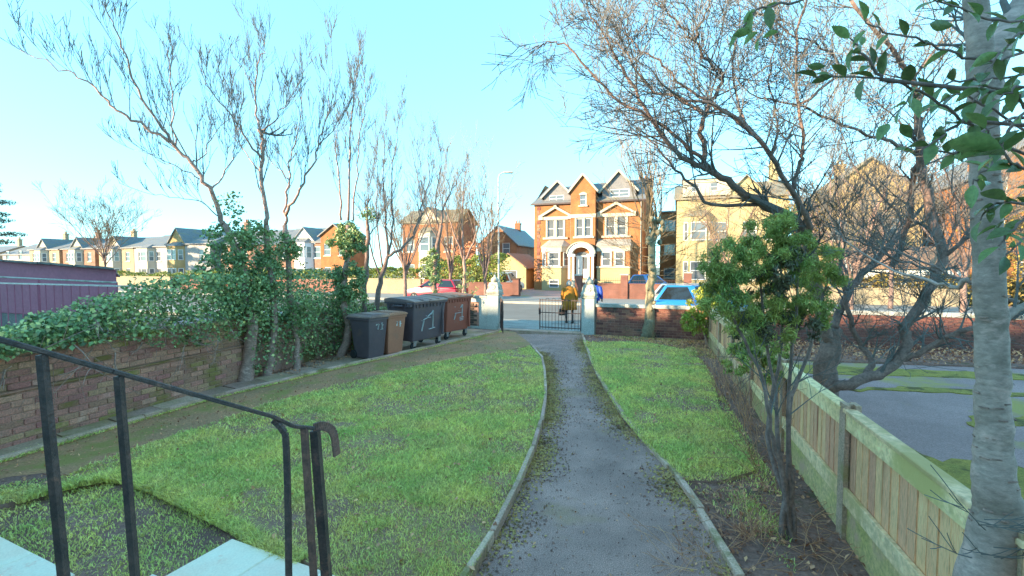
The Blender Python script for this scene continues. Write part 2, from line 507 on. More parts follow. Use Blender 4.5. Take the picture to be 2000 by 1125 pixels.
def clumps(n, c, r, k, cr, shell=.5):                # n points gathered in k clumps spread through an ellipsoid
    cc = blob(k, c, r, shell)
    i = nr.integers(0, k, n)
    return cc[i] + runit(n) * cr * nr.uniform(.2, 1, (n, 1))
def smooth_path(pts, rs, sub=4, jit=0.0, rng=rnd):
    P, Q = [], []
    n = len(pts)
    for i in range(n - 1):
        a, b, c, d = pts[max(i - 1, 0)], pts[i], pts[i + 1], pts[min(i + 2, n - 1)]
        for k in range(sub):
            t = k / sub
            p = .5 * ((2 * b) + (c - a) * t + (2 * a - 5 * b + 4 * c - d) * t * t + (3 * b - a - 3 * c + d) * t ** 3)
            if jit and (i or k):
                p = p + Vector((rng.gauss(0, jit), rng.gauss(0, jit), rng.gauss(0, jit)))
            P.append(p)
            Q.append(rs[i] + (rs[i + 1] - rs[i]) * t)
    P.append(pts[-1])
    Q.append(rs[-1])
    return P, Q
def nsides(r):
    return 9 if r > .09 else 7 if r > .035 else 5 if r > .012 else 4 if r > .006 else 3
RMIN = .0022
def twig(mb, p, d, L, r, lev, rng, up=.25, spread=.8, kids_=3):
    n = 4 if lev else 3
    pts, rad = [p.copy()], [r]
    q = p.copy()
    dd = d.normalized()
    step = L / n
    for i in range(n):
        dd = (dd + Vector((rng.gauss(0, .10), rng.gauss(0, .10), rng.gauss(0, .08) + up * .2))).normalized()
        q = q + dd * step
        pts.append(q.copy())
        rad.append(max(RMIN, r * (1 - .78 * (i + 1) / n)))
    mb.tube(pts, rad, nsides(r), cap=False)
    if lev <= 0:
        return
    for k in range(kids_ + rng.randint(0, 1)):
        t = rng.uniform(.2, .98)
        i = min(n - 1, int(t * n))
        f = t * n - i
        base = pts[i].lerp(pts[i + 1], f)
        ax = (pts[i + 1] - pts[i]).normalized()
        side = ax.cross(Vector((rng.gauss(0, 1), rng.gauss(0, 1), rng.gauss(0, 1)))).normalized()
        nd = (ax * rng.uniform(.6, 1.0) + side * spread * rng.uniform(.45, .95) + Vector((0, 0, up * .5))).normalized()
        twig(mb, base, nd, L * rng.uniform(.42, .78), max(RMIN, r * (1 - .7 * t) * .62), lev - 1, rng, up, spread, kids_)
def limb(mt, mc, pts, r0, r1, n2=8, L=1.0, lev=2, rng=rnd, up=.25, sub=4, jit=.012, t0=.25, spread=.8, kids_=3, tip=True):
    pts = [Vector(p) for p in pts]
    m = len(pts)
    rs = [r0 + (r1 - r0) * (i / (m - 1)) ** .8 for i in range(m)]
    P, Q = smooth_path(pts, rs, sub, jit, rng)
    mt.tube(P, Q, nsides(r0), cap=True)
    for k in range(n2):
        t = t0 + (1 - t0) * (k + rng.random()) / max(n2, 1)
        i = min(len(P) - 2, int(t * (len(P) - 1)))
        ax = (P[i + 1] - P[i]).normalized()
        side = ax.cross(Vector((rng.gauss(0, 1), rng.gauss(0, 1), rng.gauss(0, 1)))).normalized()
        nd = (ax * rng.uniform(.5, 1.0) + side * spread + Vector((0, 0, up))).normalized()
        twig(mc, P[i], nd, L * rng.uniform(.55, 1.15) * (1.1 - .5 * t), max(RMIN * 1.3, Q[i] * .42), lev, rng, up, spread, kids_)
    if tip:
        twig(mc, P[-1], P[-1] - P[-2], L * .7, Q[-1], lev, rng, up, spread, kids_)
def PX(lst, d=None):
    return [at(q[0], q[1], q[2] if len(q) > 2 else d) for q in lst]
def finish_tree(t, mt, mc, mbark=None, mtw=None):
    mt.build('trunk', mbark or m_bark, t, smooth=True)
    if mc.v:
        mc.build('crown', mtw or m_twig, t)

# ------------------------------------------------------------------ buildings
def carve(mb, x0, x1, z0, z1, holes, y=0.0, rev=.13, flip=False):      # a facade in the xz plane with recessed openings
    xs = sorted({x0, x1} | {min(max(h[i], x0), x1) for h in holes for i in (0, 1)})
    zs = sorted({z0, z1} | {min(max(h[i], z0), z1) for h in holes for i in (2, 3)})
    for i in range(len(xs) - 1):
        for j in range(len(zs) - 1):
            cx, cz = (xs[i] + xs[i + 1]) / 2, (zs[j] + zs[j + 1]) / 2
            if any(h[0] < cx < h[1] and h[2] < cz < h[3] for h in holes):
                continue
            mb.quad((xs[i], y, zs[j]), (xs[i + 1], y, zs[j]), (xs[i + 1], y, zs[j + 1]), (xs[i], y, zs[j + 1]))
    for a, b, c, d in holes:
        e = y + rev
        mb.quad((a, y, c), (a, y, d), (a, e, d), (a, e, c))
        mb.quad((b, y, c), (b, e, c), (b, e, d), (b, y, d))
        mb.quad((a, y, c), (a, e, c), (b, e, c), (b, y, c))
        mb.quad((a, y, d), (b, y, d), (b, e, d), (a, e, d))
        mb.quad((a, e, c), (a, e, d), (b, e, d), (b, e, c))
_wm = {}
def window(parent, x0, x1, z0, z1, y=0.0, mull=0, trans=True, fr=.06, frame_mat=None, curt=False, loc=None, rz=None):
    w, h = round(x1 - x0, 3), round(z1 - z0, 3)
    fm = frame_mat or m_white
    key = (w, h, mull, trans, fr, fm.name)
    if key not in _wm:
        mb = MB()
        d0, d1 = .05, .10
        mb.box(0, fr, d0, d1, 0, h)
        mb.box(w - fr, w, d0, d1, 0, h)
        mb.box(fr, w - fr, d0, d1, 0, fr)
        mb.box(fr, w - fr, d0, d1, h - fr, h)
        if trans:
            mb.box(fr, w - fr, d0 + .008, d1, h * .5 - fr * .4, h * .5 + fr * .4)
        for k in range(mull):
            x = w * (k + 1) / (mull + 1)
            mb.box(x - fr * .45, x + fr * .45, d0 + .004, d1, fr, h - fr)
        g = MB().quad((fr, .092, fr), (w - fr, .092, fr), (w - fr, .092, h - fr), (fr, .092, h - fr))
        _wm[key] = (mb.mesh('window', fm), g.mesh('pane', m_glass))
    a, b = _wm[key]
    o = put('window', a, parent, loc if loc is not None else (x0, y, z0), rz)
    put('pane', b, o)
    return o
def gable_roof(mb, x0, x1, y0, y1, ze, zr, axis='x', ov=.25, t=.12):   # ridge along the axis
    if axis == 'x':
        ym = (y0 + y1) / 2
        k = (zr - ze) / (ym - y0)
        mb.slab((x0 - ov, y0 - ov, ze - k * ov), (x1 + ov, y0 - ov, ze - k * ov), (x1 + ov, ym, zr), (x0 - ov, ym, zr), t)
        mb.slab((x0 - ov, ym, zr), (x1 + ov, ym, zr), (x1 + ov, y1 + ov, ze - k * ov), (x0 - ov, y1 + ov, ze - k * ov), t)
    else:
        xm = (x0 + x1) / 2
        k = (zr - ze) / (xm - x0)
        mb.slab((x0 - ov, y0 - ov, ze - k * ov), (xm, y0 - ov, zr), (xm, y1, zr), (x0 - ov, y1, ze - k * ov), t)
        mb.slab((xm, y0 - ov, zr), (x1 + ov, y0 - ov, ze - k * ov), (x1 + ov, y1, ze - k * ov), (xm, y1, zr), t)
def shell(mb, w, d, h, holes=(), zr=None, axis='x'):      # four walls (front carved), gable triangles when zr is given
    carve(mb, 0, w, 0, h, holes)
    mb.quad((0, d, 0), (0, d, h), (w, d, h), (w, d, 0))
    mb.quad((0, 0, 0), (0, 0, h), (0, d, h), (0, d, 0))
    mb.quad((w, 0, 0), (w, d, 0), (w, d, h), (w, 0, h))
    if zr:
        if axis == 'x':
            mb.add([(0, 0, h), (0, d / 2, zr), (0, d, h)], [(0, 1, 2)])
            mb.add([(w, 0, h), (w, d, h), (w, d / 2, zr)], [(0, 1, 2)])
        else:
            mb.add([(0, 0, h), (w, 0, h), (w / 2, 0, zr)], [(0, 1, 2)])
            mb.add([(0, d, h), (w / 2, d, zr), (w, d, h)], [(0, 1, 2)])
def chimney(parent, x, y, z0, z1, m, w=.7, d=.5, pots=2):
    mb = MB().box(x - w / 2, x + w / 2, y - d / 2, y + d / 2, z0, z1 - .18)
    mb.box(x - w / 2 - .06, x + w / 2 + .06, y - d / 2 - .06, y + d / 2 + .06, z1 - .18, z1)
    for k in range(pots):
        mb.lathe([(.12, 0), (.10, .35), (.12, .38)], (x + (k - (pots - 1) / 2) * w * .45, y, z1), 8)
    return mb.build('chimney', m, parent)
def simple_house(name, label, w0, n0, w, d, ze, zr, wall, roof, cols, floors, axis='x', bay=None, chim=(), rz=-TH, group=None, cat='house', wsz=(1.0, 1.5), z0=.9, fh=2.9, gables=(), door=None, mull=0, trim=None):
    t = thing(name, label, cat, WN(w0, n0), rz, group)
    holes = []
    for f in range(floors):
        for c in cols:
            if bay and f < bay[2] and bay[0] - bay[1] / 2 - .1 < c < bay[0] + bay[1] / 2 + .1:
                continue
            holes.append((c - wsz[0] / 2, c + wsz[0] / 2, z0 + f * fh, z0 + f * fh + wsz[1]))
    if door:
        holes = [h for h in holes if not (h[2] < z0 + .1 and h[0] < door + .5 and h[1] > door - .5)]
        holes.append((door - .45, door + .45, .15, 2.2))
    mb = MB()
    shell(mb, w, d, ze, holes, zr, axis)
    mb.build('wall', wall, t)
    for h in holes:
        if door and h[2] < .2:
            MB().box(h[0], h[1], .06, .10, h[2], h[3]).build('door', m_white, t)
        else:
            window(t, *h, mull=mull)
            MB().box(h[0] - .08, h[1] + .08, -.06, .05, h[2] - .12, h[2] - .002).build('sill', trim or m_stone, t)
    rb = MB()
    gable_roof(rb, 0, w, 0, d, ze, zr, axis)
    ro = rb.build('roof', roof, t)
    for gx, gw, gz in gables:                      # front cross-gables
        g = MB()
        g.add([(gx - gw / 2, -.02, ze - .4), (gx + gw / 2, -.02, ze - .4), (gx + gw / 2, -.02, ze), (gx, -.02, gz), (gx - gw / 2, -.02, ze)], [(0, 1, 2, 3, 4)])
        g.build('gable', trim or wall, t)
        g = MB()
        gable_roof(g, gx - gw / 2, gx + gw / 2, -.02, d * .5, ze, gz, 'y', .2, .1)
        g.build('gable_roof', roof, t)
    if bay:
        bx, bw, bf = bay
        zt = z0 + (bf - 1) * fh + wsz[1] + .45
        dp = .75
        sl = .55
        pf = [(bx - bw / 2, 0), (bx - bw / 2 + sl, -dp), (bx + bw / 2 - sl, -dp), (bx + bw / 2, 0)]
        MB().prism(pf, 0, zt).build('bay', trim or wall, t)
        r = MB()
        r.add([(p[0] + (p[0] - bx) * .06, p[1] - .12 if p[1] < 0 else 0, zt) for p in pf] + [(bx - bw * .3, 0, zt + .55), (bx + bw * .3, 0, zt + .55)], [(0, 1, 5 - 1), (1, 2, 5, 4), (2, 3, 5), (3, 2, 1, 0), (0, 4, 5, 3)])
        r.build('bay_roof', roof, t)
        fw = bw - 2 * sl
        for f in range(bf):
            z = z0 + f * fh
            n = 2 if fw > 1.3 else 1
            for k in range(n):
                a = bx - fw / 2 + fw * k / n + .06
                b = bx - fw / 2 + fw * (k + 1) / n - .06
                window(t, a, b, z, z + wsz[1], y=-dp - .104)
            for sgn in (-1, 1):
                L = math.hypot(sl, dp)
                an = math.atan2(dp, sl)
                if sgn < 0:
                    lo = Vector((bx - bw / 2, 0, z)) + Vector((sl, -dp, 0)) * .2
                    nv = Vector((-dp, -sl, 0)).normalized() * .104
                    window(t, 0, round(L * .6, 3), 0, wsz[1], loc=lo + nv, rz=-an)
                else:
                    lo = Vector((bx + bw / 2 - sl, -dp, z)) + Vector((sl, dp, 0)) * .2
                    nv = Vector((dp, -sl, 0)).normalized() * .104
                    window(t, 0, round(L * .6, 3), 0, wsz[1], loc=lo + nv, rz=an)
    for c in chim:
        chimney(ro, c[0], c[1], c[2], c[3], wall)
    return t

# ------------------------------------------------------------------ vehicles
def wheel_mesh(r=.31, w=.2):
    ty = MB().lathe([(r * .62, -w / 2), (r * .94, -w / 2), (r, -w * .3), (r, w * .3), (r * .94, w / 2), (r * .62, w / 2)], (0, 0, 0), 20, 1).mesh('tyre', m_rubber)
    rm = MB()
    rm.lathe([(.05, -w / 2 - .004), (r * .2, -w / 2), (r * .64, -w * .36), (r * .64, w * .36), (r * .2, w / 2), (.05, w / 2 + .004)], (0, 0, 0), 20, 1)
    for k in range(5):
        a = 2 * math.pi * k / 5
        for s in (-1, 1):
            rm.bar((0, s * w * .5, 0), (math.cos(a) * r * .6, s * w * .44, math.sin(a) * r * .6), .05, .03)
    return ty, rm.mesh('rim', m_steel)
_WH = {}
def car(name, label, loc, rz, paint, hatch=True, L=4.1, W=1.74, H=1.47, group=None):
    t = thing(name, label, 'car', loc, rz, group)
    h = L / 2
    prof = [(-h, .30), (-h, .62), (-h + .05, .86), (-h + .55, .93), (h - 1.05, .97), (h - .35, .82), (h - .04, .66), (h, .40), (h - .06, .24), (-h + .08, .24)]
    bm = bmesh.new()
    me = MB().hprism(prof, -W / 2, W / 2).mesh('body', paint, True)
    bm.from_mesh(me)
    bmesh.ops.recalc_face_normals(bm, faces=bm.faces)
    bmesh.ops.bevel(bm, geom=list(bm.edges), offset=.09, segments=3, affect='EDGES', profile=.5, clamp_overlap=True)
    bm.to_mesh(me)
    bm.free()
    me.polygons.foreach_set('use_smooth', [True] * len(me.polygons))
    body = put('body', me, t)
    # cabin: lofted so that the sides lean in
    lo = [(-h + (.02 if hatch else .75), .90), (h - 1.0, .93)]
    hi = [(-h + (.42 if hatch else 1.25), H - .04), (h - 1.85, H)]
    wl, wh = W / 2 - .06, W / 2 - .24
    vs = []
    for (p, q, ww) in ((lo[0], lo[1], wl), (hi[0], hi[1], wh)):
        vs += [(p[0], -ww, p[1]), (q[0], -ww, q[1]), (q[0], ww, q[1]), (p[0], ww, p[1])]
    me = MB().add(vs, [(3, 2, 1, 0), (4, 5, 6, 7), (0, 1, 5, 4), (1, 2, 6, 5), (2, 3, 7, 6), (3, 0, 4, 7)]).mesh('cabin', paint)
    bm = bmesh.new()
    bm.from_mesh(me)
    bmesh.ops.bevel(bm, geom=list(bm.edges), offset=.07, segments=3, affect='EDGES', profile=.5, clamp_overlap=True)
    bm.to_mesh(me)
    bm.free()
    me.polygons.foreach_set('use_smooth', [True] * len(me.polygons))
    put('cabin', me, t)
    V = [Vector(v) for v in vs]
    def glass(a, b, c, d, n, name='window'):
        ctr = (a + b + c + d) / 4
        q = [ctr + (p - ctr) * .80 + n * .012 for p in (a, b, c, d)]
        MB().quad(*q).build(name, m_carglass, t)
    nS = (V[1] - V[0]).cross(V[4] - V[0]).normalized()
    m0, m1 = V[0].lerp(V[1], .52), V[4].lerp(V[5], .5)
    glass(V[0], m0, m1, V[4], nS)
    glass(m0, V[1], V[5], m1, nS)
    nS2 = Vector((nS.x, -nS.y, nS.z))
    k0, k1 = V[3].lerp(V[2], .52), V[7].lerp(V[6], .5)
    glass(k0, V[3], V[7], k1, nS2)
    glass(V[2], k0, k1, V[6], nS2)
    glass(V[3], V[0], V[4], V[7], (V[4] - V[0]).cross(V[3] - V[0]).normalized(), 'rear_window')
    glass(V[1], V[2], V[6], V[5], (V[2] - V[1]).cross(V[5] - V[1]).normalized(), 'windscreen')
    for s in (-1, 1):
        MB().box(-h - .012, -h + .06, s * (W / 2 - .2) - .13, s * (W / 2 - .2) + .13, .62, .86).build('tail_light', m_tail, t, bevel=.01)
        MB().box(h - .14, h - .015, s * (W / 2 - .24) - .16, s * (W / 2 - .24) + .16, .56, .70).build('headlight', m_head, t, bevel=.01)
        MB().box(h - 1.35, h - 1.2, s * (W / 2 + .06) - .08, s * (W / 2 + .06) + .08, .92, 1.04).build('mirror', paint, t, bevel=.02)
    MB().box(-h - .008, -h + .02, -.25, .25, .42, .53).build('number_plate', m_plate, t)
    MB().box(-h - .03, -h + .12, -W / 2 + .08, W / 2 - .08, .27, .40).build('bumper', m_rubber, t, bevel=.02)
    if not _WH:
        _WH['w'] = wheel_mesh()
    for sx in (-1, 1):
        for sy in (-1, 1):
            wh_ = thing('wheel', None, None, (sx * (h - .78), sy * (W / 2 - .09), .31))
            wh_.parent = t
            put('tyre', _WH['w'][0], wh_)
            put('rim', _WH['w'][1], wh_)
    return t

# ================================================================== THE SETTING
def sheet(name, poly, z0, z1, m, kind='structure'):
    return tag(MB().prism([(p[0], p[1]) for p in poly], z0, z1).build(name, m), kind=kind)
def ring(c, r, n=48):
    return [(c[0] + r * math.cos(2 * math.pi * i / n), c[1] + r * math.sin(2 * math.pi * i / n)) for i in range(n)]
g = MB().add([(*p, -.12) for p in ring((0, 0), 900)], [tuple(range(48))])
tag(g.build('ground', m_ground), kind='structure')
def strip(name, w0, w1, n0, n1, z0, z1, m):
    return sheet(name, [WN(w0, n0), WN(w1, n0), WN(w1, n1), WN(w0, n1)], z0, z1, m)
strip('road', -160, 120, 17.95, 27.2, -.1, -.10 + .004, m_road)
pav = strip('pavement', -160, 120, 15.38, 17.8, -.1, .02, m_pave)
fpav = strip('far_pavement', -160, 120, 27.35, 31.9, -.1, .03, m_pave)
for nm, n0 in (('kerb', 17.8), ('far_kerb', 27.2)):
    k = strip(nm, -160, 120, n0 + .002, n0 + .148, -.1, .012, m_stonekerb)
    me = MB().box(0, .9, 0, .14, -.1, .034).mesh('kerb_stone', m_stonekerb)
    for i in range(26):
        put('kerb_stone', me, k, WN(-13 + i * .91 + (0 if n0 < 20 else 1), n0 + .004), -TH)
me = MB().box(0, .595, 0, .395, -.06, .031).mesh('paving_slab', m_pave)
for j in range(6):                                     # flags of the near pavement seen through the gateway
    for i in range(14):
        put('paving_slab', me, pav, WN(-8.2 + i * .605 + (j % 2) * .3, 15.40 + j * .402, nr.uniform(-.003, .003)), -TH)

# ---- house forecourt surfaces
WALL0, WDIR = Vector((-7.2, 1.58)), Vector((.264, .9645)).normalized()
WALLEN = 16.1
def wallx(y):
    return WALL0.x + (y - WALL0.y) * WDIR.x / WDIR.y
lawn_px = [(1035, 678), (1058, 705), (1063, 760), (1058, 820), (1037, 890), (1006, 960), (965, 1040), (920, 1122), (880, 1200), (760, 1200),
           (660, 1133), (590, 1093), (520, 1062), (450, 1022), (380, 988), (310, 955), (262, 938), (215, 932), (160, 942), (95, 958), (30, 978), (-60, 1000),
           (-60, 985), (0, 962), (105, 938), (224, 888), (340, 850), (430, 820), (520, 790), (640, 756), (760, 727), (900, 698)]
lawnL = [gnd(*p, .07) for p in lawn_px]
lawnR_px = [(1143, 668), (1165, 720), (1193, 770), (1226, 820), (1262, 862), (1302, 902), (1335, 938), (1400, 940), (1474, 918), (1452, 868), (1418, 822),
            (1402, 785), (1393, 740), (1372, 705), (1335, 682), (1250, 668)]
lawnR = [gnd(*p, .05) for p in lawnR_px]
def subgrid(name, poly, z, m, jit, step=.12):          # lawn earth as a finely dimpled sheet
    xs = [p[0] for p in poly]; ys = [p[1] for p in poly]
    bm = bmesh.new()
    vs = [bm.verts.new((p[0], p[1], z)) for p in poly]
    bm.faces.new(vs)
    lo = [bm.verts.new((p[0], p[1], -.1)) for p in poly]
    n = len(poly)
    for i in range(n):
        bm.faces.new((vs[i], lo[i], lo[(i + 1) % n], vs[(i + 1) % n]))
    for ax, a, b in ((0, min(xs), max(xs)), (1, min(ys), max(ys))):
        v = a + step
        while v < b:
            co = (v, 0, 0) if ax == 0 else (0, v, 0)
            no = (1, 0, 0) if ax == 0 else (0, 1, 0)
            bmesh.ops.bisect_plane(bm, geom=bm.verts[:] + bm.edges[:] + bm.faces[:], plane_co=co, plane_no=no)
            v += step
    for v in bm.verts:
        if v.co.z > z - .01:
            v.co.z += mnoise.noise(v.co * 2.2) * jit + mnoise.noise(v.co * 9) * jit * .5
    bmesh.ops.recalc_face_normals(bm, faces=bm.faces)
    me = bpy.data.meshes.new(name)
    bm.to_mesh(me)
    bm.free()
    me.materials.append(m)
    me.polygons.foreach_set('use_smooth', [True] * len(me.polygons))
    return tag(put(name, me), kind='structure')
subgrid('lawn', lawnL, .062, m_lawnbase, .02)
subgrid('small_lawn', lawnR, .042, m_lawnbase, .02)
pathL = [gnd(980, 652), gnd(1040, 680), gnd(1062, 705), gnd(1068, 760), gnd(1062, 820), gnd(1042, 890), gnd(1012, 960), gnd(972, 1040), gnd(926, 1125), Vector((-.6, 2.4, 0)), Vector((-.9, 1.5, 0))]
pathR = [gnd(1136, 654), gnd(1158, 720), gnd(1186, 770), gnd(1218, 820), gnd(1256, 862), gnd(1298, 905), gnd(1340, 965), gnd(1385, 1035), gnd(1438, 1125), Vector((1.55, 2.6, 0)), Vector((1.5, 1.5, 0))]
sheet('path', pathL + pathR[::-1], -.1, 0.0, m_path)
bed = [gnd(1140, 655), gnd(1400, 668), (5.95, 13.6), (5.3, 12), (2.2, 1.5), (1.5, 1.5)] + [tuple(p[:2]) for p in pathR[:-1][::-1]]
subgrid('soil_bed', bed, .012, m_soil, .035, .14)
kerbpts = [Vector((-6.5, 2.2, 0)), Vector((-5.95, 4.5, 0)), Vector((-5.5, 6.0, 0)), Vector((-4.95, 7.7, 0)), Vector((-3.75, 9.95, 0)), Vector((-2.2, 12.55, 0)), Vector((-.36, 15.65, 0))]
sheet('dirt_path', [(-8.0, 1.5), (wallx(9), 9), (wallx(17), 17), (-.55, 16.2), (.1, 15.6), tuple(gnd(1040, 674)[:2]), tuple(gnd(900, 704)[:2]), tuple(gnd(520, 800)[:2]), tuple(gnd(224, 900)[:2]), tuple(gnd(0, 1000)[:2]), (-5.4, 1.5)], -.1, .004, m_dirt)
subgrid('bare_earth', [(-6.3, 4.3), (-4.2, 5.2), (-1.2, 3.9), (-.8, 2.6), (-.8, 1.2), (-6.0, 1.2)], .01, m_soil, .03, .1)
# sunk apron of the gateway
sheet('gate_threshold', [WN(-6.0, 14.95), WN(-3.0, 14.95), WN(-3.0, 15.38), WN(-6.0, 15.38)], -.1, .026, m_kerb)

def walk(pts, step):                                    # even stations along a polyline
    out, acc = [pts[0].copy()], 0.0
    for a, b in zip(pts, pts[1:]):
        L = (b - a).length
        s = step - acc
        while s <= L:
            out.append(a.lerp(b, s / L))
            s += step
        acc = (acc + L) % step if L >= step - acc else acc + L
    return out
# paving strip along the left boundary: every slab its own piece
strip_o = sheet('paving_strip', [(p.x, p.y) for p in kerbpts] + [(-.62, 16.1), (wallx(17) + .1, 17), (wallx(2.2) + .1, 2.2)], -.1, .012, m_soil)
st = walk(kerbpts, .62)
for i in range(len(st) - 1):
    a, b = st[i], st[i + 1]
    t = (b - a).normalized()
    nl = Vector((-t.y, t.x, 0))
    for j in range(4):
        o0, o1 = .06 + j * .61, .06 + j * .61 + .60
        q = [a + t * .008 + nl * o0, b - t * .008 + nl * o0, b - t * .008 + nl * o1, a + t * .008 + nl * o1]
        if min(p.x - wallx(p.y) for p in q) < -.25 or q[2].y > 16.4:
            continue
        q = [Vector((max(p.x, wallx(p.y) + .06), p.y, 0)) for p in q]
        dz = nr.uniform(-.006, .008)
        MB().prism(q, -.05, .03 + dz).build('slab', m_slab, strip_o, bevel=.004)
def edging(name, pts, step, w, z0, z1, m, wob=.01):
    o = bpy.data.objects.new(name, None)
    COL.objects.link(o)
    tag(o, kind='structure')
    s = walk(pts, step)
    for a, b in zip(s, s[1:]):
        t = (b - a).normalized()
        l = (b - a).length
        me = MB().box(.004, l - .004, -w / 2, w / 2, z0, z1 + nr.uniform(-.01, .008))
        me.build('edging_piece', m, o, bevel=.012, loc=(a.x + nr.uniform(-wob, wob), a.y, 0), rz=math.atan2(t.y, t.x) + nr.uniform(-.012, .012))
    return o
edging('strip_kerb', kerbpts, .92, .075, -.06, .075, m_kerb)
edging('lawn_edging', [Vector((p.x, p.y, 0)) for p in [gnd(1036, 678), gnd(1060, 705), gnd(1066, 760), gnd(1061, 820), gnd(1040, 890), gnd(1010, 960), gnd(969, 1040), gnd(923, 1125), Vector((-.55, 2.5, 0))]], .91, .05, -.06, .095, m_kerb)
edging('bed_edging', [Vector((p.x + .02, p.y, 0)) for p in pathR[:-1]], .91, .06, -.06, .062, m_kerb)

# neighbour's drive beyond the fence
sheet('drive', [(2.5, 1.5), (6.2, 13.4), (13, 11.0), (22, 8), (22, 1.5)], -.1, -.008, m_drive)
def blot(poly, z, m, name='moss'):
    pts = []
    n = len(poly)
    for i in range(n):
        a, b = Vector((*poly[i], 0)), Vector((*poly[(i + 1) % n], 0))
        k = max(2, int((b - a).length / .12))
        for q in range(k):
            p = a.lerp(b, q / k)
            pts.append((p.x + mnoise.noise(p * 3) * .16, p.y + mnoise.noise(p * 3 + Vector((9, 3, 1))) * .16))
    return tag(MB().prism(pts, -.05, z).build(name, m), kind='stuff')
blot([(2.75, 2.6), (5.1, 10.4), (5.6, 10.2), (4.6, 6.8), (4.9, 5.3), (3.9, 3.5), (3.4, 2.2)], .006, m_moss)
blot([(5.5, 9.6), (9, 9.2), (13, 8.2), (13, 8.7), (9, 9.8), (5.7, 10.6)], .006, m_moss)
blot([(3.6, 4.6), (4.6, 5.2), (5.6, 5.1), (5.2, 4.4), (4.2, 3.9)], .0075, m_moss)
blot([(5.6, 8.3), (7.5, 8.1), (9.5, 7.6), (9.4, 7.85), (7.2, 8.5)], .0075, m_moss)
blot([(6.3, 6.3), (8.8, 6.6), (8.9, 7.0), (6.7, 6.75)], .004, m_moss)
sheet('leafy_bank', [(5.9, 11.0), (13, 9.6), (22, 7), (22, 8.6), (13, 11.2), (6.3, 13.3)], -.1, .03, m_soil)
# neighbour's yard to the left
sheet('neighbour_yard', [(-7.6, 1.5), (wallx(17) - .25, 17), (-22, 22), (-30, 10), (-22, 1.5)], -.1, .002, m_drive)

# ---- far side ground: gardens behind the walls
strip('far_gardens', -150, 110, 31.9, 75, -.1, .0, m_drive)

# ================================================================== GARDEN WALLS AND FENCES
def bricks(parent, m, x0, x1, z0, nrows, y, L=.225, h=.070, jx=.010, jz=.011, depth=.04, cap=300, mfun=None, jit=.004, proto=None):
    me = MB().box(.0, L, -depth, .03, 0, h)
    me = me.build('brick', m, parent, bevel=.006)
    mesh = me.data
    bpy.data.objects.remove(me)
    half = MB().box(0, L * .47, -depth, .03, 0, h).mesh('brick', m)
    extra, cnt = MB(), 0
    for r in range(nrows):
        z = z0 + r * (h + jz)
        x = x0
        if r % 2:
            put('brick', half, parent, (x, y(r), z))
            x += L * .47 + jx
            cnt += 1
        while x + L <= x1 + .02:
            if cnt < cap:
                o = put('brick', mesh, parent, (x, y(r) + nr.uniform(-jit, jit), z + nr.uniform(-.001, .001)), rot=(nr.uniform(-.012, .012), 0, nr.uniform(-.012, .012)))
                if mfun:
                    mm = mfun(x, z)
                    if mm is not None:
                        o.material_slots[0].link = 'OBJECT'
                        o.material_slots[0].material = mm
                cnt += 1
            else:
                extra.box(x, x + L, y(r) - depth, y(r) + .02, z, z + h)
            x += L + jx
    if extra.v:
        tag(extra.build('brickwork', m, parent), kind='stuff')
    return cnt
lw = thing('garden_wall', 'old mossy brick boundary wall under ivy on the left, with a projecting lower half', 'wall', (WALL0.x, WALL0.y, 0), math.atan2(WDIR.y, WDIR.x))
MB().box(0, WALLEN, .012, .22, -.05, 1.13).build('wall_core', m_mortar, lw)
MB().box(0, WALLEN, -.038, .011, -.05, .655).build('plinth_core', m_mortar, lw)
MB().box(0, WALLEN, -.075, -.002, .66, .69).build('ledge', m_brickmoss, lw, bevel=.01)
bricks(lw, m_brickold, 3.0, 7.85, .0, 8, lambda r: -.036, depth=.016, cap=400, mfun=lambda x, z: m_brickmoss if nr.random() < (.25 + .5 * (x > 6.2) + .35 * (z < .15)) else None)
bricks(lw, m_brickold, 3.0, 7.85, .695, 5, lambda r: .014, depth=.016, cap=400, mfun=lambda x, z: m_brickmoss if nr.random() < (.12 + .6 * (x > 6.4)) else None)
x = 2.0
while x < 8:
    MB().box(x, x + .46, -.03, .25, 1.131, 1.19).build('coping', m_brickmoss, lw, bevel=.012, loc=(0, nr.uniform(-.01, .01), 0))
    x += .468
# street wall, right of the gate
rw = thing('street_wall', 'low red brick wall with pale coping, right of the gate beside the road', 'wall', WN(-2.62, 15.1), -TH)
MB().box(0, 12.5, .014, .20, -.05, .885).build('wall_core', m_mortar, rw)
bricks(rw, m_brickred, .02, 3.75, .0, 11, lambda r: .012, depth=.014, cap=299)
ex = MB()
for r in range(11):
    x = 3.78 + (r % 2) * .11
    while x < 12.3:
        ex.box(x, x + .225, -.002, .03, r * .081, r * .081 + .07)
        x += .235
tag(ex.build('brickwork', m_brickred, rw), kind='stuff')
x = 0.0
while x < 12.4:
    MB().box(x + .003, x + .907, -.045, .245, .888, 1.0).build('coping', m_coping, rw, bevel=.014, loc=(0, nr.uniform(-.006, .006), nr.uniform(-.003, .003)))
    x += .91
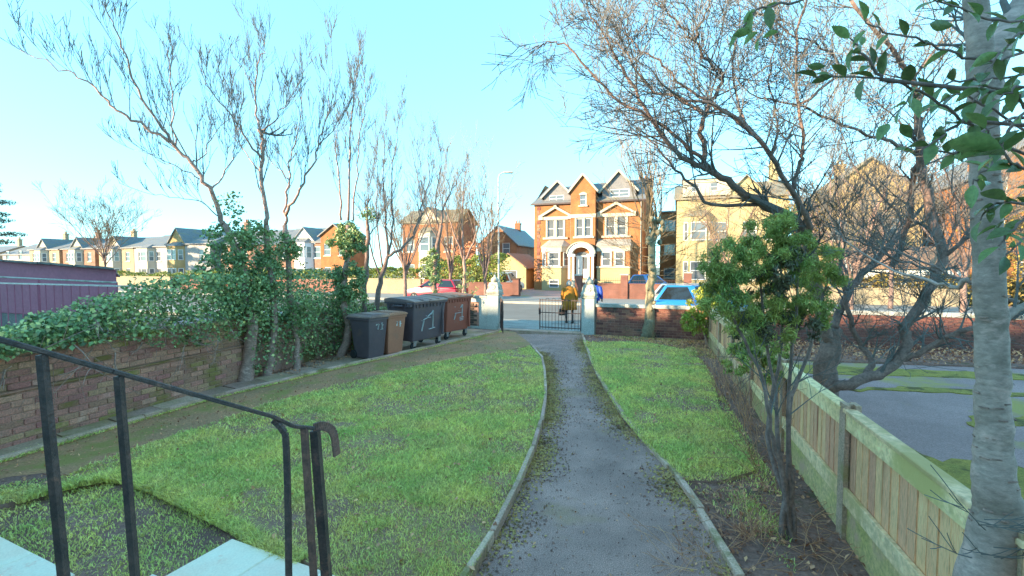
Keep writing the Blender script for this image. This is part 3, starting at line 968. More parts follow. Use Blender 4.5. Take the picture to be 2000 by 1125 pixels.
# panelled wall left of the gate
pw = thing('panel_wall', 'short rendered wall with dark brick panel, between brown bin and left gate pillar', 'wall', WN(-8.6, 15.1), -TH)
fr = MB()
fr.box(0, .34, 0, .25, -.05, 1.09).box(1.86, 2.18, 0, .25, -.05, 1.09).box(.34, 1.86, 0, .25, .93, 1.09).box(.34, 1.86, 0, .25, -.05, .08)
fr.build('frame', m_render, pw, bevel=.008)
MB().box(.338, 1.862, .07, .2, .078, .932).build('panel_core', m_mortar, pw)
m_brickdark = M('dark_brick', (.135, .085, .065), (.10, .075, .055), 5, .92, .6, 50, rand=.35, c3=(.09, .10, .05), s3=2)  # dark brown brick with greenish patches
bricks(pw, m_brickdark, .35, 1.84, .09, 10, lambda r: .062, depth=.014, cap=300)
MB().box(-.03, 2.19, -.04, .29, 1.092, 1.16).build('coping', m_coping, pw, bevel=.012)

def pillar(label, w, hgt):
    t = thing('gate_pillar', label, 'gate pillar', WN(w, 15.22), -TH, 'pillars of the garden gate')
    MB().box(-.21, .21, -.21, .21, -.05, hgt).build('shaft', m_render, t, bevel=.02)
    c = MB().box(-.25, .25, -.25, .25, hgt + .002, hgt + .05).box(-.225, .225, -.225, .225, hgt + .052, hgt + .085)
    c.build('cap', m_coping, t, bevel=.01)
    f = MB()
    z = hgt + .086
    def sq(r, zz): return [(-r, -r, zz), (r, -r, zz), (r, r, zz), (-r, r, zz)]
    rings = [(.225, z), (.235, z + .06), (.20, z + .13), (.165, z + .30), (.155, z + .34), (.11, z + .36)]
    for r, zz in rings: f.v.extend(sq(r, zz))
    for i in range(len(rings) - 1):
        for k in range(4):
            f.f.append((i * 4 + k, i * 4 + (k + 1) % 4, i * 4 + 4 + (k + 1) % 4, i * 4 + 4 + k))
    f.f.append((20, 21, 22, 23))
    fo = f.build('finial', m_finial, t, bevel=.008)
    MB().lathe([(.10, z + .35), (.135, z + .39), (.14, z + .44), (.115, z + .49), (.06, z + .545), (.035, z + .56), (.045, z + .585), (.012, z + .62)], (0, 0, 0), 14).build('dome', m_finial, fo, smooth=True)
    for k in range(4):
        a = k * math.pi / 2
        r = MB().lathe([(.085, 0), (.095, .018), (.078, .03), (.06, .014), (.03, .014), (.022, .03), (.008, .034)], (0, 0, 0), 16)
        o = r.build('rosette', m_finial, fo, smooth=True)
        o.rotation_euler = (math.pi / 2 - .14, 0, a)
        o.location = Vector((.19 * math.sin(a), -.19 * math.cos(a), z + .19))
    for k, (x, y, hh) in enumerate(((-.17, -.13, .2), (.17, -.13, .2), (-.17, .17, .2), (.17, .17, .2))):
        MB().lathe([(.035, z + .05), (.05, z + .11), (.03, z + .20), (.04, z + .24), (.008, z + .28)], (x, y, 0), 8).build('corner_scroll', m_finial, fo, smooth=True)
    return t
pillar('white gate pillar with round stone finial, left of the gateway, joined to the panelled wall', -6.18, 1.2)
pillar('white gate pillar with round stone finial, right of the gateway, joined to the red brick wall', -2.86, 1.17)

def gate(label, loc, rz, L, H=1.08, nb=13):
    t = thing('iron_gate', label, 'gate', loc, rz, 'leaves of the iron gate')
    MB().bar((.02, 0, .04), (.02, 0, H + .02), .035).bar((L - .02, 0, .05), (L - .02, 0, H), .03).build('stile', m_iron, t)
    for z in (.12, .62, H - .04):
        MB().bar((.02, 0, z), (L - .02, 0, z), .012, .03).build('rail', m_iron, t)
    me = MB().tube([Vector((0, 0, .06)), Vector((0, 0, H))], [.0085, .0085], 6).mesh('bar', m_iron)
    for k in range(1, nb):
        put('bar', me, t, (L * k / nb, 0, 0))
    for k in range(0, nb - 1, 2):
        x0, x1 = L * (k + .0) / nb, L * (k + 1) / nb
        P = [Vector((x0 + (x1 - x0) * (1 - math.cos(a)) / 2, 0, H - .01 + .035 * math.sin(a))) for a in (0, .8, 1.57, 2.34, 3.14)]
        MB().tube(P, [.008] * 5, 5).build('hoop', m_iron, t)
    MB().box(L - .05, L + .02, -.02, .02, .55, .78).build('lock_box', m_iron, t, bevel=.006)
    for z in (.2, .9):
        MB().box(-.05, .03, -.02, .02, z, z + .05).build('hinge', m_iron, t)
    return t
hr = WN(-3.10, 15.20)
gate('closed iron gate leaf with thin vertical bars, hung on the right pillar', (hr.x, hr.y, .02), math.pi - TH - .03, 1.46)
hl = WN(-5.93, 15.12)
e = gnd(983, 657)
gate('open iron gate leaf seen edge-on, hung on the left pillar', (hl.x, hl.y, .02), math.atan2(e.y - hl.y, e.x - hl.x), 1.42)

# ---- timber fence on the right
FD = Vector((.2873, .9578, 0)).normalized()
F0 = Vector((2.2, 2.0, 0))
frz = math.atan2(FD.y, FD.x)
fence = thing('timber_fence', 'low timber fence with concrete posts and mossy gravel boards, between the garden and the drive', 'fence', F0, frz)
PW = 1.86
x_first = (3.71 - 2.0) / FD.y
me_post = MB()
me_post.box(-.06, .06, -.055, -.016, -.05, 1.10).box(-.06, .06, .022, .055, -.05, 1.10).box(-.022, .022, -.016, .022, -.05, 1.10)
me_post = me_post.build('post', m_concrete, fence)
postmesh = me_post.data
me_post.location = (x_first, 0, 0)
posts = [x_first]
for k in (-2, -1, 1, 2, 3, 4, 5):
    put('post', postmesh, fence, (x_first + k * PW, 0, 0))
boardm = MB().box(0, .118, -.012, .002, .36, 1.0).mesh('board', m_wood)
boardm2 = MB().box(0, .118, -.012, .002, .36, 1.0).mesh('board', m_wood)
for k in range(-2, 6):
    a, b = x_first + k * PW + .062, x_first + (k + 1) * PW - .062
    if b < -.8: continue
    L = b - a
    MB().box(a - .03, b + .03, -.0155, .0215, -.05, .30).build('gravel_board', m_gravel, fence, bevel=.006)
    MB().box(a - .03, b + .03, .017, .052, .302, .435).build('lower_rail', m_woodrail, fence, bevel=.004)
    MB().box(a - .03, b + .03, .017, .050, .905, 1.035).build('upper_rail', m_woodrail, fence, bevel=.004)
    MB().box(a - .03, b + .03, -.03, .065, 1.037, 1.068).build('cap_rail', m_woodrail, fence, bevel=.005)
    nb = int(L / .104)
    for i in range(nb):
        o = put('board', boardm, fence, (a + i * (L / nb) - .004, .014 + nr.uniform(-.002, .002), nr.uniform(-.004, .004)), rot=(0, 0, -.05))
        o.location.y += 0

# ================================================================== RAILING AND STEPS BY THE DOOR
su, sv = Vector((.41, .912, 0)).normalized(), Vector((.912, -.41, 0)).normalized()
srz = math.atan2(sv.y, sv.x)
steps = thing('entrance_steps', 'cream stone steps and landing beside the railing at the house door', 'steps', (0, 0, 0))
c2 = gnd(454, 1051, .08)
def plate(name, o, a0, a1, b0, b1, z0, z1, m=m_cream):   # a along sv, b along su from o
    q = [o + sv * a0 + su * b0, o + sv * a1 + su * b0, o + sv * a1 + su * b1, o + sv * a0 + su * b1]
    return MB().prism(q, z0, z1).build(name, m, steps, bevel=.008)
plate('slab', c2, .0, .46, -.62, 0, -.08, .08)
plate('slab', c2, .466, .93, -.62, 0, -.08, .08)
plate('slab', c2, .936, 1.40, -.62, 0, -.08, .08)
plate('slab', c2, .0, .46, -1.25, -.626, -.08, .08)
plate('tread', c2, .2, 1.9, -1.15, -.66, .081, .26)
plate('tread', c2, .2, 1.9, -1.6, -1.0, .262, .44)
plate('tread', c2, .2, 1.9, -2.05, -1.35, .442, .62)
c1 = gnd(169, 1125, .06)
forecourt = thing('forecourt_paving', 'pale cream paving along the house wall at the lower left', 'paving', (0, 0, 0))
for i in range(7):
    for j in range(3):
        o = c1 + sv * (-.58 * i - .1) + su * (-.02 - .58 * j)
        q = [o + sv * -.575, o, o - su * .575, o + sv * -.575 - su * .575]
        MB().prism(q[::-1] if False else [q[3], q[2], q[1], q[0]], -.08, .06 + nr.uniform(-.003, .003)).build('slab', m_cream, forecourt, bevel=.006)
rail = thing('step_railing', 'weathered black iron handrail on upright posts beside the entrance steps', 'railing', (0, 0, 0))
Re = at(612, 836, 2.4)
rd = Vector((-.451, -.8925, 0)).normalized()
def rp(t, z=None):
    p = Re + rd * t
    p.z = Re.z + .553 * t if z is None else z
    return p
P = [rp(2.6), rp(1.8), rp(1.05), rp(.85), rp(.45), rp(.23) + Vector((0, 0, .0)), rp(.12) + Vector((0, 0, -.02)), rp(0)]
hb = MB()
for a, b in zip(P, P[1:]):
    hb.bar(a, b + (b - a) * .01, .030, .018)
hb.build('handrail', m_rail, rail, bevel=.004)
pts, _q = smooth_path([rp(0), rp(-.05, Re.z - .004), rp(-.10, Re.z - .03), rp(-.135, Re.z - .08), rp(-.15, Re.z - .20)], [1] * 5, 4)
hb = MB()
for a, b in zip(pts, pts[1:]):
    hb.bar(a, b + (b - a) * .02, .012, .048)
hb.build('rail_end', m_railrust, rail, bevel=.003)
def upright(t, w, lean, m=m_rail, bot=-.1, dx=0, name='post'):
    a = rp(t) + Vector((0, 0, -.012))
    b = Vector((a.x + lean + dx, a.y, bot))
    mid = a.lerp(b, .5)
    mb = MB()
    n = 14
    for i in range(n + 1):
        p = a.lerp(b, i / n)
        h = w * .5 * (1 + mnoise.noise(p * 5) * .10)
        dx_ = mnoise.noise(p * 3 + Vector((4, 1, 2))) * .002
        mb.v += [(p.x + sx * h + dx_, p.y + sy * h, p.z) for sx, sy in ((-1, -1), (1, -1), (1, 1), (-1, 1))]
    for i in range(n):
        for k in range(4):
            k2 = (k + 1) % 4
            mb.f.append((i * 4 + k, i * 4 + 4 + k, i * 4 + 4 + k2, i * 4 + k2))
    mb.f.append((0, 1, 2, 3))
    return mb.build(name, m, rail)
upright(1.03, .023, .10, bot=.0)
upright(.829, .022, .075, bot=.0)
# third upright, bent at its head
a = rp(.206)
mb = MB()
pp, _q = smooth_path([a + Vector((-.02, 0, -.01)), a + Vector((.025, 0, -.06)), a + Vector((.04, 0, -.14)), a + Vector((.04, 0, -.6)), Vector((a.x + .03, a.y, .1))], [1] * 5, 4)
for p, q in zip(pp, pp[1:]):
    mb.bar(p, q + (q - p) * .01, .026)
mb.build('post', m_rail, rail, bevel=.003)
upright(-.01, .042, .06, bot=.05, dx=.015)
upright(.055, .030, .055, m=m_railrust, bot=.05)
mb = MB()
b0 = rp(.0, .42) + Vector((.05, 0, 0))
mb.bar(b0, b0 + rd * .55 + Vector((0, 0, .05)), .05, .03)
mb.build('foot_rail', m_rail, rail, bevel=.003)

# ================================================================== BINS
def strokes(mb, lines, y, wd, T):                       # painted strokes: flat bars just proud of a face; T maps (u,v) to (x,z)
    for l in lines:
        for (a, b) in zip(l, l[1:]):
            p, q = T(*a), T(*b)
            mb.bar((p[0], y, p[1]), (q[0], y, q[1]), wd, .004)
def wheelie(label, loc, rz, m, ml, digits):
    t = thing('wheelie_bin', label, 'bin', loc, rz, 'wheelie bins by the hedge')
    W0, D0, W1, D1, H = .23, .25, .285, .34, .96      # local: front faces -y, x along the row
    vs = [(-W0, -D0, .02), (W0, -D0, .02), (W0, D0 * .8, .02), (-W0, D0 * .8, .02), (-W1, -D1, H), (W1, -D1, H), (W1, D1, H), (-W1, D1, H)]
    me = MB().add(vs, [(3, 2, 1, 0), (4, 5, 6, 7), (0, 1, 5, 4), (1, 2, 6, 5), (2, 3, 7, 6), (3, 0, 4, 7)])
    me.build('body', m, t, bevel=.03, smooth=False)
    MB().box(-W1 - .015, W1 + .015, -D1 - .015, D1 + .03, H - .05, H + .01).build('rim', m, t, bevel=.012)
    r = MB()
    r.box(-W0 - .012, -W0 + .01, -D0 - .018, -D0 + .03, .06, .52).build('side_rib', m, t, bevel=.006)
    r = MB().hprism([(-W1 - .03, H + .012), (W1 + .03, H + .012), (W1 + .02, H + .05), (W1 - .06, H + .085), (-W1 + .06, H + .085), (-W1 - .02, H + .05)], -D1 - .045, D1 + .05)
    lid = r.build('lid', ml, t, bevel=.012)
    MB().box(-.18, .18, -D1 - .01, D1 - .10, H + .086, H + .10).build('lid_panel', ml, lid, bevel=.006)
    MB().tube([Vector((-W1, D1 + .09, H - .02)), Vector((W1, D1 + .09, H - .02))], [.016, .016], 8).build('handle', m, t)
    for s in (-1, 1):
        MB().box(s * (W1 - .05) - .02, s * (W1 - .05) + .02, D1, D1 + .10, H - .05, H + .01).build('hinge', m, t, bevel=.006)
        w = MB().lathe([(.02, -.03), (.09, -.03), (.10, -.02), (.10, .02), (.09, .03), (.02, .03)], (0, 0, 0), 16, 0)
        w.build('wheel', m_rubber, t, loc=(s * (W0 + .02), D0 * .8 + .04, .10))
    MB().tube([Vector((-W0 - .02, D0 * .8 + .04, .10)), Vector((W0 + .02, D0 * .8 + .04, .10))], [.012, .012], 6).build('axle', m_rubber, t)
    sl = (D1 - D0) / (H - .02)
    n = MB()
    zc = .76
    T = lambda u, v: (u, v)
    strokes(n, digits, 0, .034, T)
    o = n.build('number', m_paint, t, loc=(.05, -(D0 + sl * (zc - .02)) - .004, zc))
    o.rotation_euler = (math.atan(sl) * -1 * -1, 0, 0)
    return t
def big_bin(label, loc, rz, m, ml, lines, W=1.30, D=.98):
    t = thing('wheeled_container', label, 'bin', loc, rz, 'large wheeled bins by the hedge')
    H = 1.22
    w0, d0, w1, d1 = W / 2 - .07, D / 2 - .12, W / 2, D / 2
    vs = [(-w0, -d0, .22), (w0, -d0, .22), (w0, d0, .22), (-w0, d0, .22), (-w1, -d1, H), (w1, -d1, H), (w1, d1, H), (-w1, d1, H)]
    MB().add(vs, [(3, 2, 1, 0), (4, 5, 6, 7), (0, 1, 5, 4), (1, 2, 6, 5), (2, 3, 7, 6), (3, 0, 4, 7)]).build('body', m, t, bevel=.035)
    MB().box(-w1 - .03, w1 + .03, -d1 - .03, d1 + .03, H - .03, H + .02).build('rim', m, t, bevel=.012)
    for k in range(9):
        x = -w1 + .1 + k * (W - .2) / 8
        MB().box(x - .018, x + .018, -d1 - .022, -d1 + .01, H - .12, H - .032).build('rim_rib', m, t, bevel=.004)
    for k in range(6):
        y = -d1 + .12 + k * (D - .24) / 5
        MB().box(-w1 - .02, -w1 + .01, y - .018, y + .018, H - .12, H - .032).build('rim_rib', m, t, bevel=.004)
    lid = MB().hprism([(-d1 - .05, H + .022), (d1 + .03, H + .022), (d1 + .03, H + .10), (d1 - .2, H + .135), (-d1 + .12, H + .085), (-d1 - .04, H + .055)], -w1 - .04, w1 + .04)
    lid.v = [(v[1], v[0], v[2]) for v in lid.v]
    lo = lid.build('lid', ml, t, bevel=.012)
    for x in (-w1 * .5, 0, w1 * .5):
        MB().bar((x, -d1 - .03, H + .075), (x, d1 - .2, H + .13), .05, .02).build('lid_ridge', ml, lo, bevel=.004)
    MB().box(-.12, .12, -d1 - .085, -d1 - .05, H + .02, H + .05).build('lid_handle', ml, lo, bevel=.006)
    MB().box(-w1 - .10, -w1 - .03, -.16, .16, H - .10, H - .05).build('side_handle', m, t, bevel=.01)
    MB().box(-w1 - .11, -w1 - .02, -d1 + .03, -d1 + .16, H - .09, H + .01).build('lug', m, t, bevel=.01)
    MB().box(w1 - .16, w1 - .10, -d1 - .005, -d1 + .06, .3, H - .04).build('corner_rib', m, t, bevel=.008)
    for sx in (-1, 1):
        for sy in (-1, 1):
            c = thing('castor', None, None, (sx * (w0 - .08), sy * (d0 - .06), 0))
            c.parent = t
            MB().lathe([(.02, -.025), (.085, -.025), (.10, -.015), (.10, .015), (.085, .025), (.02, .025)], (0, 0, .10), 16, 1).build('tyre', m_rubber, c)
            MB().box(-.03, .07, -.045, -.03, .09, .215).box(-.03, .07, .03, .045, .09, .215).box(-.06, .08, -.06, .06, .20, .225).build('fork', m_steel, c)
    sl = (d1 - d0) / (H - .22)
    zc = .72
    n = MB()
    strokes(n, lines, 0, .062, lambda u, v: (u, v))
    o = n.build('number', m_paint, t, loc=(.02, -(d0 + sl * (zc - .22)) - .006, zc))
    o.rotation_euler = (math.atan(sl), 0, 0)
    return t
kd = Vector((.52, .854, 0)).normalized()
brz = math.atan2(kd.y, kd.x)                            # local x along the row, -y towards the path
inw = Vector((-kd.y, kd.x, 0))
dig71 = [[(-.10, .06), (-.03, .06), (-.055, .0), (-.06, -.07)], [(-.10, .06), (-.10, .035)], [(.035, .05), (.06, .085), (.065, -.075)], [(.02, -.075), (.10, -.07)], [(.065, .02), (.10, .03)]]
c = gnd(722, 707)
wheelie('charcoal wheelie bin painted with white number, nearest of the bins along the hedge', c + kd * .25 + inw * .30 + Vector((0, 0, .032)), brz, m_bin, m_binlid, dig71)
dig7 = [[(-.09, .05), (-.03, .05), (-.05, .0), (-.05, -.05)], [(.03, .06), (.06, .06), (.06, -.08)], [(.02, -.02), (.10, .0)], [(.02, .03), (.05, .06)]]
wheelie('brown wheelie bin painted with white number, between two charcoal bins', c + kd * .88 + inw * .32 + Vector((0, 0, .032)), brz - .03, m_binbrown, m_binlidb, dig7)
big71 = [[(-.34, .03), (-.32, .03)], [(-.27, .05), (-.13, .09), (.0, .10)], [(-.25, .03), (-.31, -.25)], [(-.18, .14), (-.17, .15)], [(-.12, .12), (.05, .22), (.09, .28)], [(.09, .28), (.13, -.22)], [(-.03, -.23), (.22, -.20)], [(.09, .28), (.02, .17)]]
c = gnd(806, 688)
big_bin('charcoal four-wheeled container painted with white number, behind the small brown bin', c + kd * .62 + inw * .42 + Vector((0, 0, .032)), brz + .02, m_bin, m_binlid, big71)
brn71 = [[(-.27, .24), (-.26, .25)], [(-.24, .05), (.1, .05)], [(-.20, .03), (-.25, -.14)], [(-.08, .12), (.0, .10)], [(.10, .30), (.02, .20)], [(.10, .30), (.13, -.06)], [(.02, -.10), (.20, -.08)], [(.02, -.15), (.20, -.13)], [(.04, -.19), (.19, -.18)]]
c = gnd(868, 668)
big_bin('maroon-brown four-wheeled container painted with white number, beside the left gate pillar', c + kd * .66 + inw * .42 + Vector((0, 0, .032)), brz + .02, m_binmaroon, m_binlidb, brn71, W=1.22)

# ================================================================== MAIN HOUSE ACROSS THE ROAD
def main_house():
    n0 = .342 * 2.07 + .94 * 44
    w0 = .94 * 2.07 - .342 * 44
    t = thing('brick_villa', 'tall orange brick house with three gables and white arched porch, facing the gate', 'house', WN(w0, n0), -TH)
    W, D, E = 9.8, 9.0, 8.05
    hl1 = [(1.28, 1.94, 4.85, 6.45), (2.16, 2.82, 4.85, 6.45)]
    hr1 = [(6.68, 7.42, 4.9, 6.55), (7.66, 8.40, 4.9, 6.55)]
    mb = MB()
    carve(mb, 0, 3.6, 0, E, hl1)
    carve(mb, 5.8, W, 0, E, hr1)
    mb.quad((0, 0, 0), (0, 0, E), (0, D, E), (0, D, 0))
    mb.quad((W, 0, 0), (W, D, 0), (W, D, E), (W, 0, E))
    mb.quad((0, D, 0), (0, D, E), (W, D, E), (W, D, 0))
    mb.add([(W, 0, E), (W, D, E), (W, D * .62, 10.3), (W, D * .4, 10.3)], [(0, 1, 2, 3)])
    mb.add([(0, 0, E), (0, D, E), (0, D * .62, 10.3), (0, D * .4, 10.3)], [(3, 2, 1, 0)])
    mb.build('wall', m_house, t)
    for h in hl1 + hr1:
        window(t, *h)
    # tower
    y0 = -.62
    ht = [(4.12, 4.72, 4.85, 6.45), (4.86, 5.46, 4.85, 6.45), (4.43, 5.0, 7.6, 8.62), (4.05, 5.35, 1.12, 3.75)]
    tw = MB()
    carve(tw, 3.6, 5.8, 0, 9.0, ht, y0)
    tw.quad((3.6, y0, 0), (3.6, y0, 9.0), (3.6, 3, 9.0), (3.6, 3, 0))
    tw.quad((5.8, y0, 0), (5.8, 3, 0), (5.8, 3, 9.0), (5.8, y0, 9.0))
    tw.add([(3.6, y0, 9.0), (5.8, y0, 9.0), (4.7, y0, 10.35)], [(0, 1, 2)])
    two = tw.build('tower', m_house, t)
    for h in ht[:3]:
        window(t, *h, y=y0)
    arc = [(4.43 - .06 + .69 * i / 8, 8.60 + .16 * math.sin(math.pi * i / 8)) for i in range(9)]
    MB().hprism([(arc[0][0], 8.5)] + arc + [(arc[-1][0], 8.5)], y0 - .05, y0 - .002).build('window_arch', m_stone, two)
    g = MB()
    gable_roof(g, 3.6, 5.8, y0, 4.0, 9.0, 10.35, 'y', .22, .1)
    g.build('tower_roof', m_slate, t)
    for s in (-1, 1):
        MB().bar((4.7 + s * 1.34, y0 - .2, 8.74), (4.7, y0 - .2, 10.32), .06, .16).build('bargeboard', m_stone, t)
    MB().box(3.55, 5.85, y0 - .07, y0 + .05, 6.5, 6.82).build('string_band', m_stone, two)
    MB().box(4.72, 4.86, y0 - .05, y0 + .1, 4.85, 6.5).build('mullion', m_stone, two)
    for a, b in ((3.98, 4.12), (5.46, 5.60)):
        MB().box(a, b, y0 - .04, y0 + .05, 4.85, 6.5).build('jamb', m_stone, two)
    MB().box(3.85, 5.72, y0 - .16, y0 + .05, 4.68, 4.845).build('sill', m_stone, two)
    MB().box(4.3, 5.13, y0 - .14, y0 + .05, 7.46, 7.595).build('sill', m_stone, two)
    # first floor window dressings with pediments
    for (a, b, zt, zb, za) in ((1.28, 2.82, 6.45, 4.85, 7.62), (6.68, 8.40, 6.55, 4.9, 7.75)):
        hh = MB()
        hh.box(a - .14, a - .002, -.06, .05, zb, zt).box(b + .002, b + .14, -.06, .05, zb, zt)
        m0 = (a + b) / 2
        hh.box(m0 - .108, m0 + .108, -.06, .1, zb, zt)
        hh.build('mullion', m_stone, t)
        MB().box(a - .42, b + .42, -.12, .05, zt + .002, zt + .30).build('entablature', m_stone, t)
        MB().box(a - .4, b + .4, -.18, .05, zb - .18, zb - .003).build('sill', m_stone, t)
        for s in (-1, 1):
            hw = (b - a) / 2 + .62
            MB().bar((m0 + s * hw, -.12, zt + .36), (m0 - s * .05, -.12, za), .26, .20).build('pediment_rake', m_stone, t)
            MB().box(m0 + s * hw - .2, m0 + s * hw + .2, -.2, .05, zt + .02, zt + .42).build('corbel', m_stone, t)
        MB().box(m0 - .12, m0 + .12, -.24, .05, za - .1, za + .14).build('pediment_apex', m_stone, t)
    for k in range(22):                                     # red quoin strip at the left corner
        MB().box(.28, .62 - (k % 2) * .10, -.03, .02, 1.0 + k * .32, 1.0 + k * .32 + .27).build('quoin', m_brickred, t)
    # left canted bay
    def bayw(x0, x1, dp, sl, zs, z0, z1, fwins, side, base):
        pf = [(x0, 0), (x0 + sl, -dp), (x1 - sl, -dp), (x1, 0)]
        MB().prism(pf, z0 + .001, z1 - .001).build('bay_pier', m_house, t)
        q = lambda k: [(x0 - k, 0), (x0 + sl - k * .6, -dp - k), (x1 - sl + k * .6, -dp - k), (x1 + k, 0)]
        MB().prism(q(.05), z1, z1 + .38).build('bay_cornice', m_stone, t)
        MB().prism(q(.10), z1 + .381, z1 + .48).build('bay_moulding', m_stone, t)
        MB().prism(q(.10), z0 - .16, z0).build('bay_sill', m_stone, t)
        MB().prism(q(.0), -.05, z0 - .161).build('bay_base', base, t)
        zz = z1 + .482
        rf = MB()
        o_, i_ = q(.16), [(x0 + sl * .9, 0), (x0 + sl * 1.2, -.02), (x1 - sl * 1.2, -.02), (x1 - sl * .9, 0)]
        rf.add([(p[0], p[1], zz) for p in o_] + [(p[0], p[1], zz + .62) for p in i_], [(0, 1, 5, 4), (1, 2, 6, 5), (2, 3, 7, 6), (3, 2, 1, 0)])
        rf.build('bay_roof', m_lead, t)
        for a, b in fwins:
            window(t, a, b, z0 + .02, z1 - .03, y=-dp - .098)
            MB().box(a - .1, a - .002, -dp - .06, -dp + .02, z0 + .001, z1 - .002).build('jamb', m_stone, t)
            MB().box(b + .002, b + .1, -dp - .06, -dp + .02, z0 + .001, z1 - .002).build('jamb', m_stone, t)
        if side:
            L, an = math.hypot(sl, dp), math.atan2(dp, sl)
            wd = round(L * .62, 3)
            a = Vector((x0, 0, z0 + .02)) + Vector((sl, -dp, 0)) * .19 + Vector((-dp, -sl, 0)).normalized() * .1
            window(t, 0, wd, 0, round(z1 - z0 - .05, 3), loc=a, rz=-an)
            a = Vector((x1 - sl, -dp, z0 + .02)) + Vector((sl, dp, 0)) * .19 + Vector((dp, -sl, 0)).normalized() * .1
            window(t, 0, wd, 0, round(z1 - z0 - .05, 3), loc=a, rz=an)
    bayw(.75, 3.55, .85, .75, 0, 2.2, 3.5, [(1.65, 2.65)], True, m_creamwall)
    bayw(5.95, 8.85, .7, .05, 0, 2.2, 3.5, [(6.45, 7.2), (7.55, 8.3)], False, m_creamwall)
    window(t, 1.7, 2.6, .28, .98, y=-.86 - .1, loc=(1.7, -.95, .28))
    # porch
    y1 = -1.25
    p = MB()
    for x in (3.62, 3.98, 5.34, 5.70):
        MB().box(x - .09, x + .09, y1, y1 + .18, 1.05, 3.05).build('porch_column', m_white, t, bevel=.02)
    for s in (-1, 1):
        MB().box(4.66 + s * .86 - .32, 4.66 + s * .86 + .32, y1 - .05, -.63, 3.052, 3.28).build('porch_capital', m_white, t, bevel=.02)
    n = 14
    pr = [(4.66 + 1.18 * math.cos(math.pi * i / n), 3.282 + .95 * math.sin(math.pi * i / n)) for i in range(n + 1)]
    pi = [(4.66 + .80 * math.cos(math.pi * i / n), 3.282 + .60 * math.sin(math.pi * i / n)) for i in range(n, -1, -1)]
    ar = MB()
    for i in range(n):
        a, b, c, d = pr[i], pr[i + 1], pi[n - i - 1], pi[n - i]
        ar.hprism([a, b, c, d], y1 - .03, -.63)
    ar.build('porch_arch', m_white, t)
    MB().hprism([(4.66 + 1.28 * math.cos(math.pi * i / n), 3.30 + 1.06 * math.sin(math.pi * i / n)) for i in range(n + 1)] + [(4.66 + 1.19 * math.cos(math.pi * i / n), 3.30 + .96 * math.sin(math.pi * i / n)) for i in range(n, -1, -1)], y1 - .14, -.64).build('porch_hood', m_stone, t)
    yb = y0 + .06
    MB().box(4.12, 4.70, yb - .02, yb + .04, 1.13, 3.02).build('door', m_white, t, bevel=.01)
    MB().box(4.2, 4.62, yb - .035, yb - .021, 1.3, 1.9).box(4.2, 4.62, yb - .035, yb - .021, 2.15, 2.9).build('door_panel', m_white, t)
    MB().box(4.34, 4.48, yb - .04, yb - .03, 2.0, 2.06).build('letter_plate', m_iron, t)
    MB().box(4.78, 5.30, yb - .02, yb + .04, 1.13, 1.95).build('side_panel', m_white, t)
    MB().box(4.78, 5.30, yb, yb + .03, 1.952, 3.02).build('side_light', m_glass, t)
    MB().box(4.06, 5.34, yb - .03, yb + .04, 3.022, 3.14).build('transom', m_white, t)
    MB().hprism([(4.1, 3.15)] + [(4.7 - .58 * math.cos(math.pi * i / 10), 3.16 + .32 * math.sin(math.pi * i / 10)) for i in range(11)] + [(5.3, 3.15)], yb, yb + .03).build('fanlight', m_glass, t)
    for k in range(5):
        MB().box(3.9, 5.45, y1 - .25 - k * .28, y1 - .02 - k * .28 if k else -.63, 0, 1.05 - k * .19).build('porch_step', m_stone, t)
    # roofs
    r = MB()
    r.slab((-.25, -.25, E - .1), (W + .25, -.25, E - .1), (W + .1, D * .4, 10.35), (.3, D * .4, 10.0), .12)
    r.slab((.3, D * .4, 10.0), (W + .1, D * .4, 10.35), (W + .25, D + .2, E), (-.25, D + .2, E), .12)
    ro = r.build('roof', m_slate, t)
    MB().slab((W * .3, D * .4, 10.05), (W + .1, D * .4, 10.36), (W + .1, D * .75, 10.75), (W * .3, D * .75, 10.5), .3).build('ridge_cap', m_slatewarm, t)
    MB().box(-.3, 3.6, -.3, -.2, E - .22, E - .08).box(5.8, W + .3, -.3, -.2, E - .22, E - .08).build('gutter', m_iron, t)
    for (a, b, za, ze_, hw, win) in ((.9, 3.5, 9.98, 8.75, None, (1.35, 2.75, 8.1, 9.05)), (6.25, 9.15, 10.55, 9.0, None, (6.9, 8.6, 8.3, 9.4))):
        d = MB()
        m0 = (a + b) / 2
        carve(d, a, b, E - .05, ze_, [win], .25, .1)
        d.add([(a, .25, ze_), (b, .25, ze_), (m0, .25, za)], [(0, 1, 2)])
        d.quad((a, .25, E - .05), (a, .25, ze_), (a, 3.4, ze_), (a, 3.4, E - .05))
        d.quad((b, .25, E - .05), (b, 3.4, E - .05), (b, 3.4, ze_), (b, .25, ze_))
        do = d.build('dormer', m_tilehang, t)
        window(t, win[0], win[1], win[2], min(win[3], ze_ - .01), y=.25 - .02, mull=1)
        gb = MB()
        gable_roof(gb, a, b, .25, 3.8, ze_, za, 'y', .25, .1)
        gb.build('dormer_roof', m_slate, do)
        for s in (-1, 1):
            hw = (b - a) / 2 + .26
            kx = (za - ze_) / ((b - a) / 2)
            MB().bar((m0 + s * hw, .0 - .02, ze_ - kx * .26 + .0), (m0, -.02, za + .02), .06, .14).build('bargeboard', m_stone, do)
    for x in (3.5, 5.9, 9.65):
        MB().tube([Vector((x, -.08, .1)), Vector((x, -.08, E - .15))], [.045, .045], 6).build('drainpipe', m_lead if x > 9 else m_iron, t)
    chimney(ro, W - .4, D * .85, 9.0, 10.95, m_house, 1.2, .6, 3)
    return t
main_house()

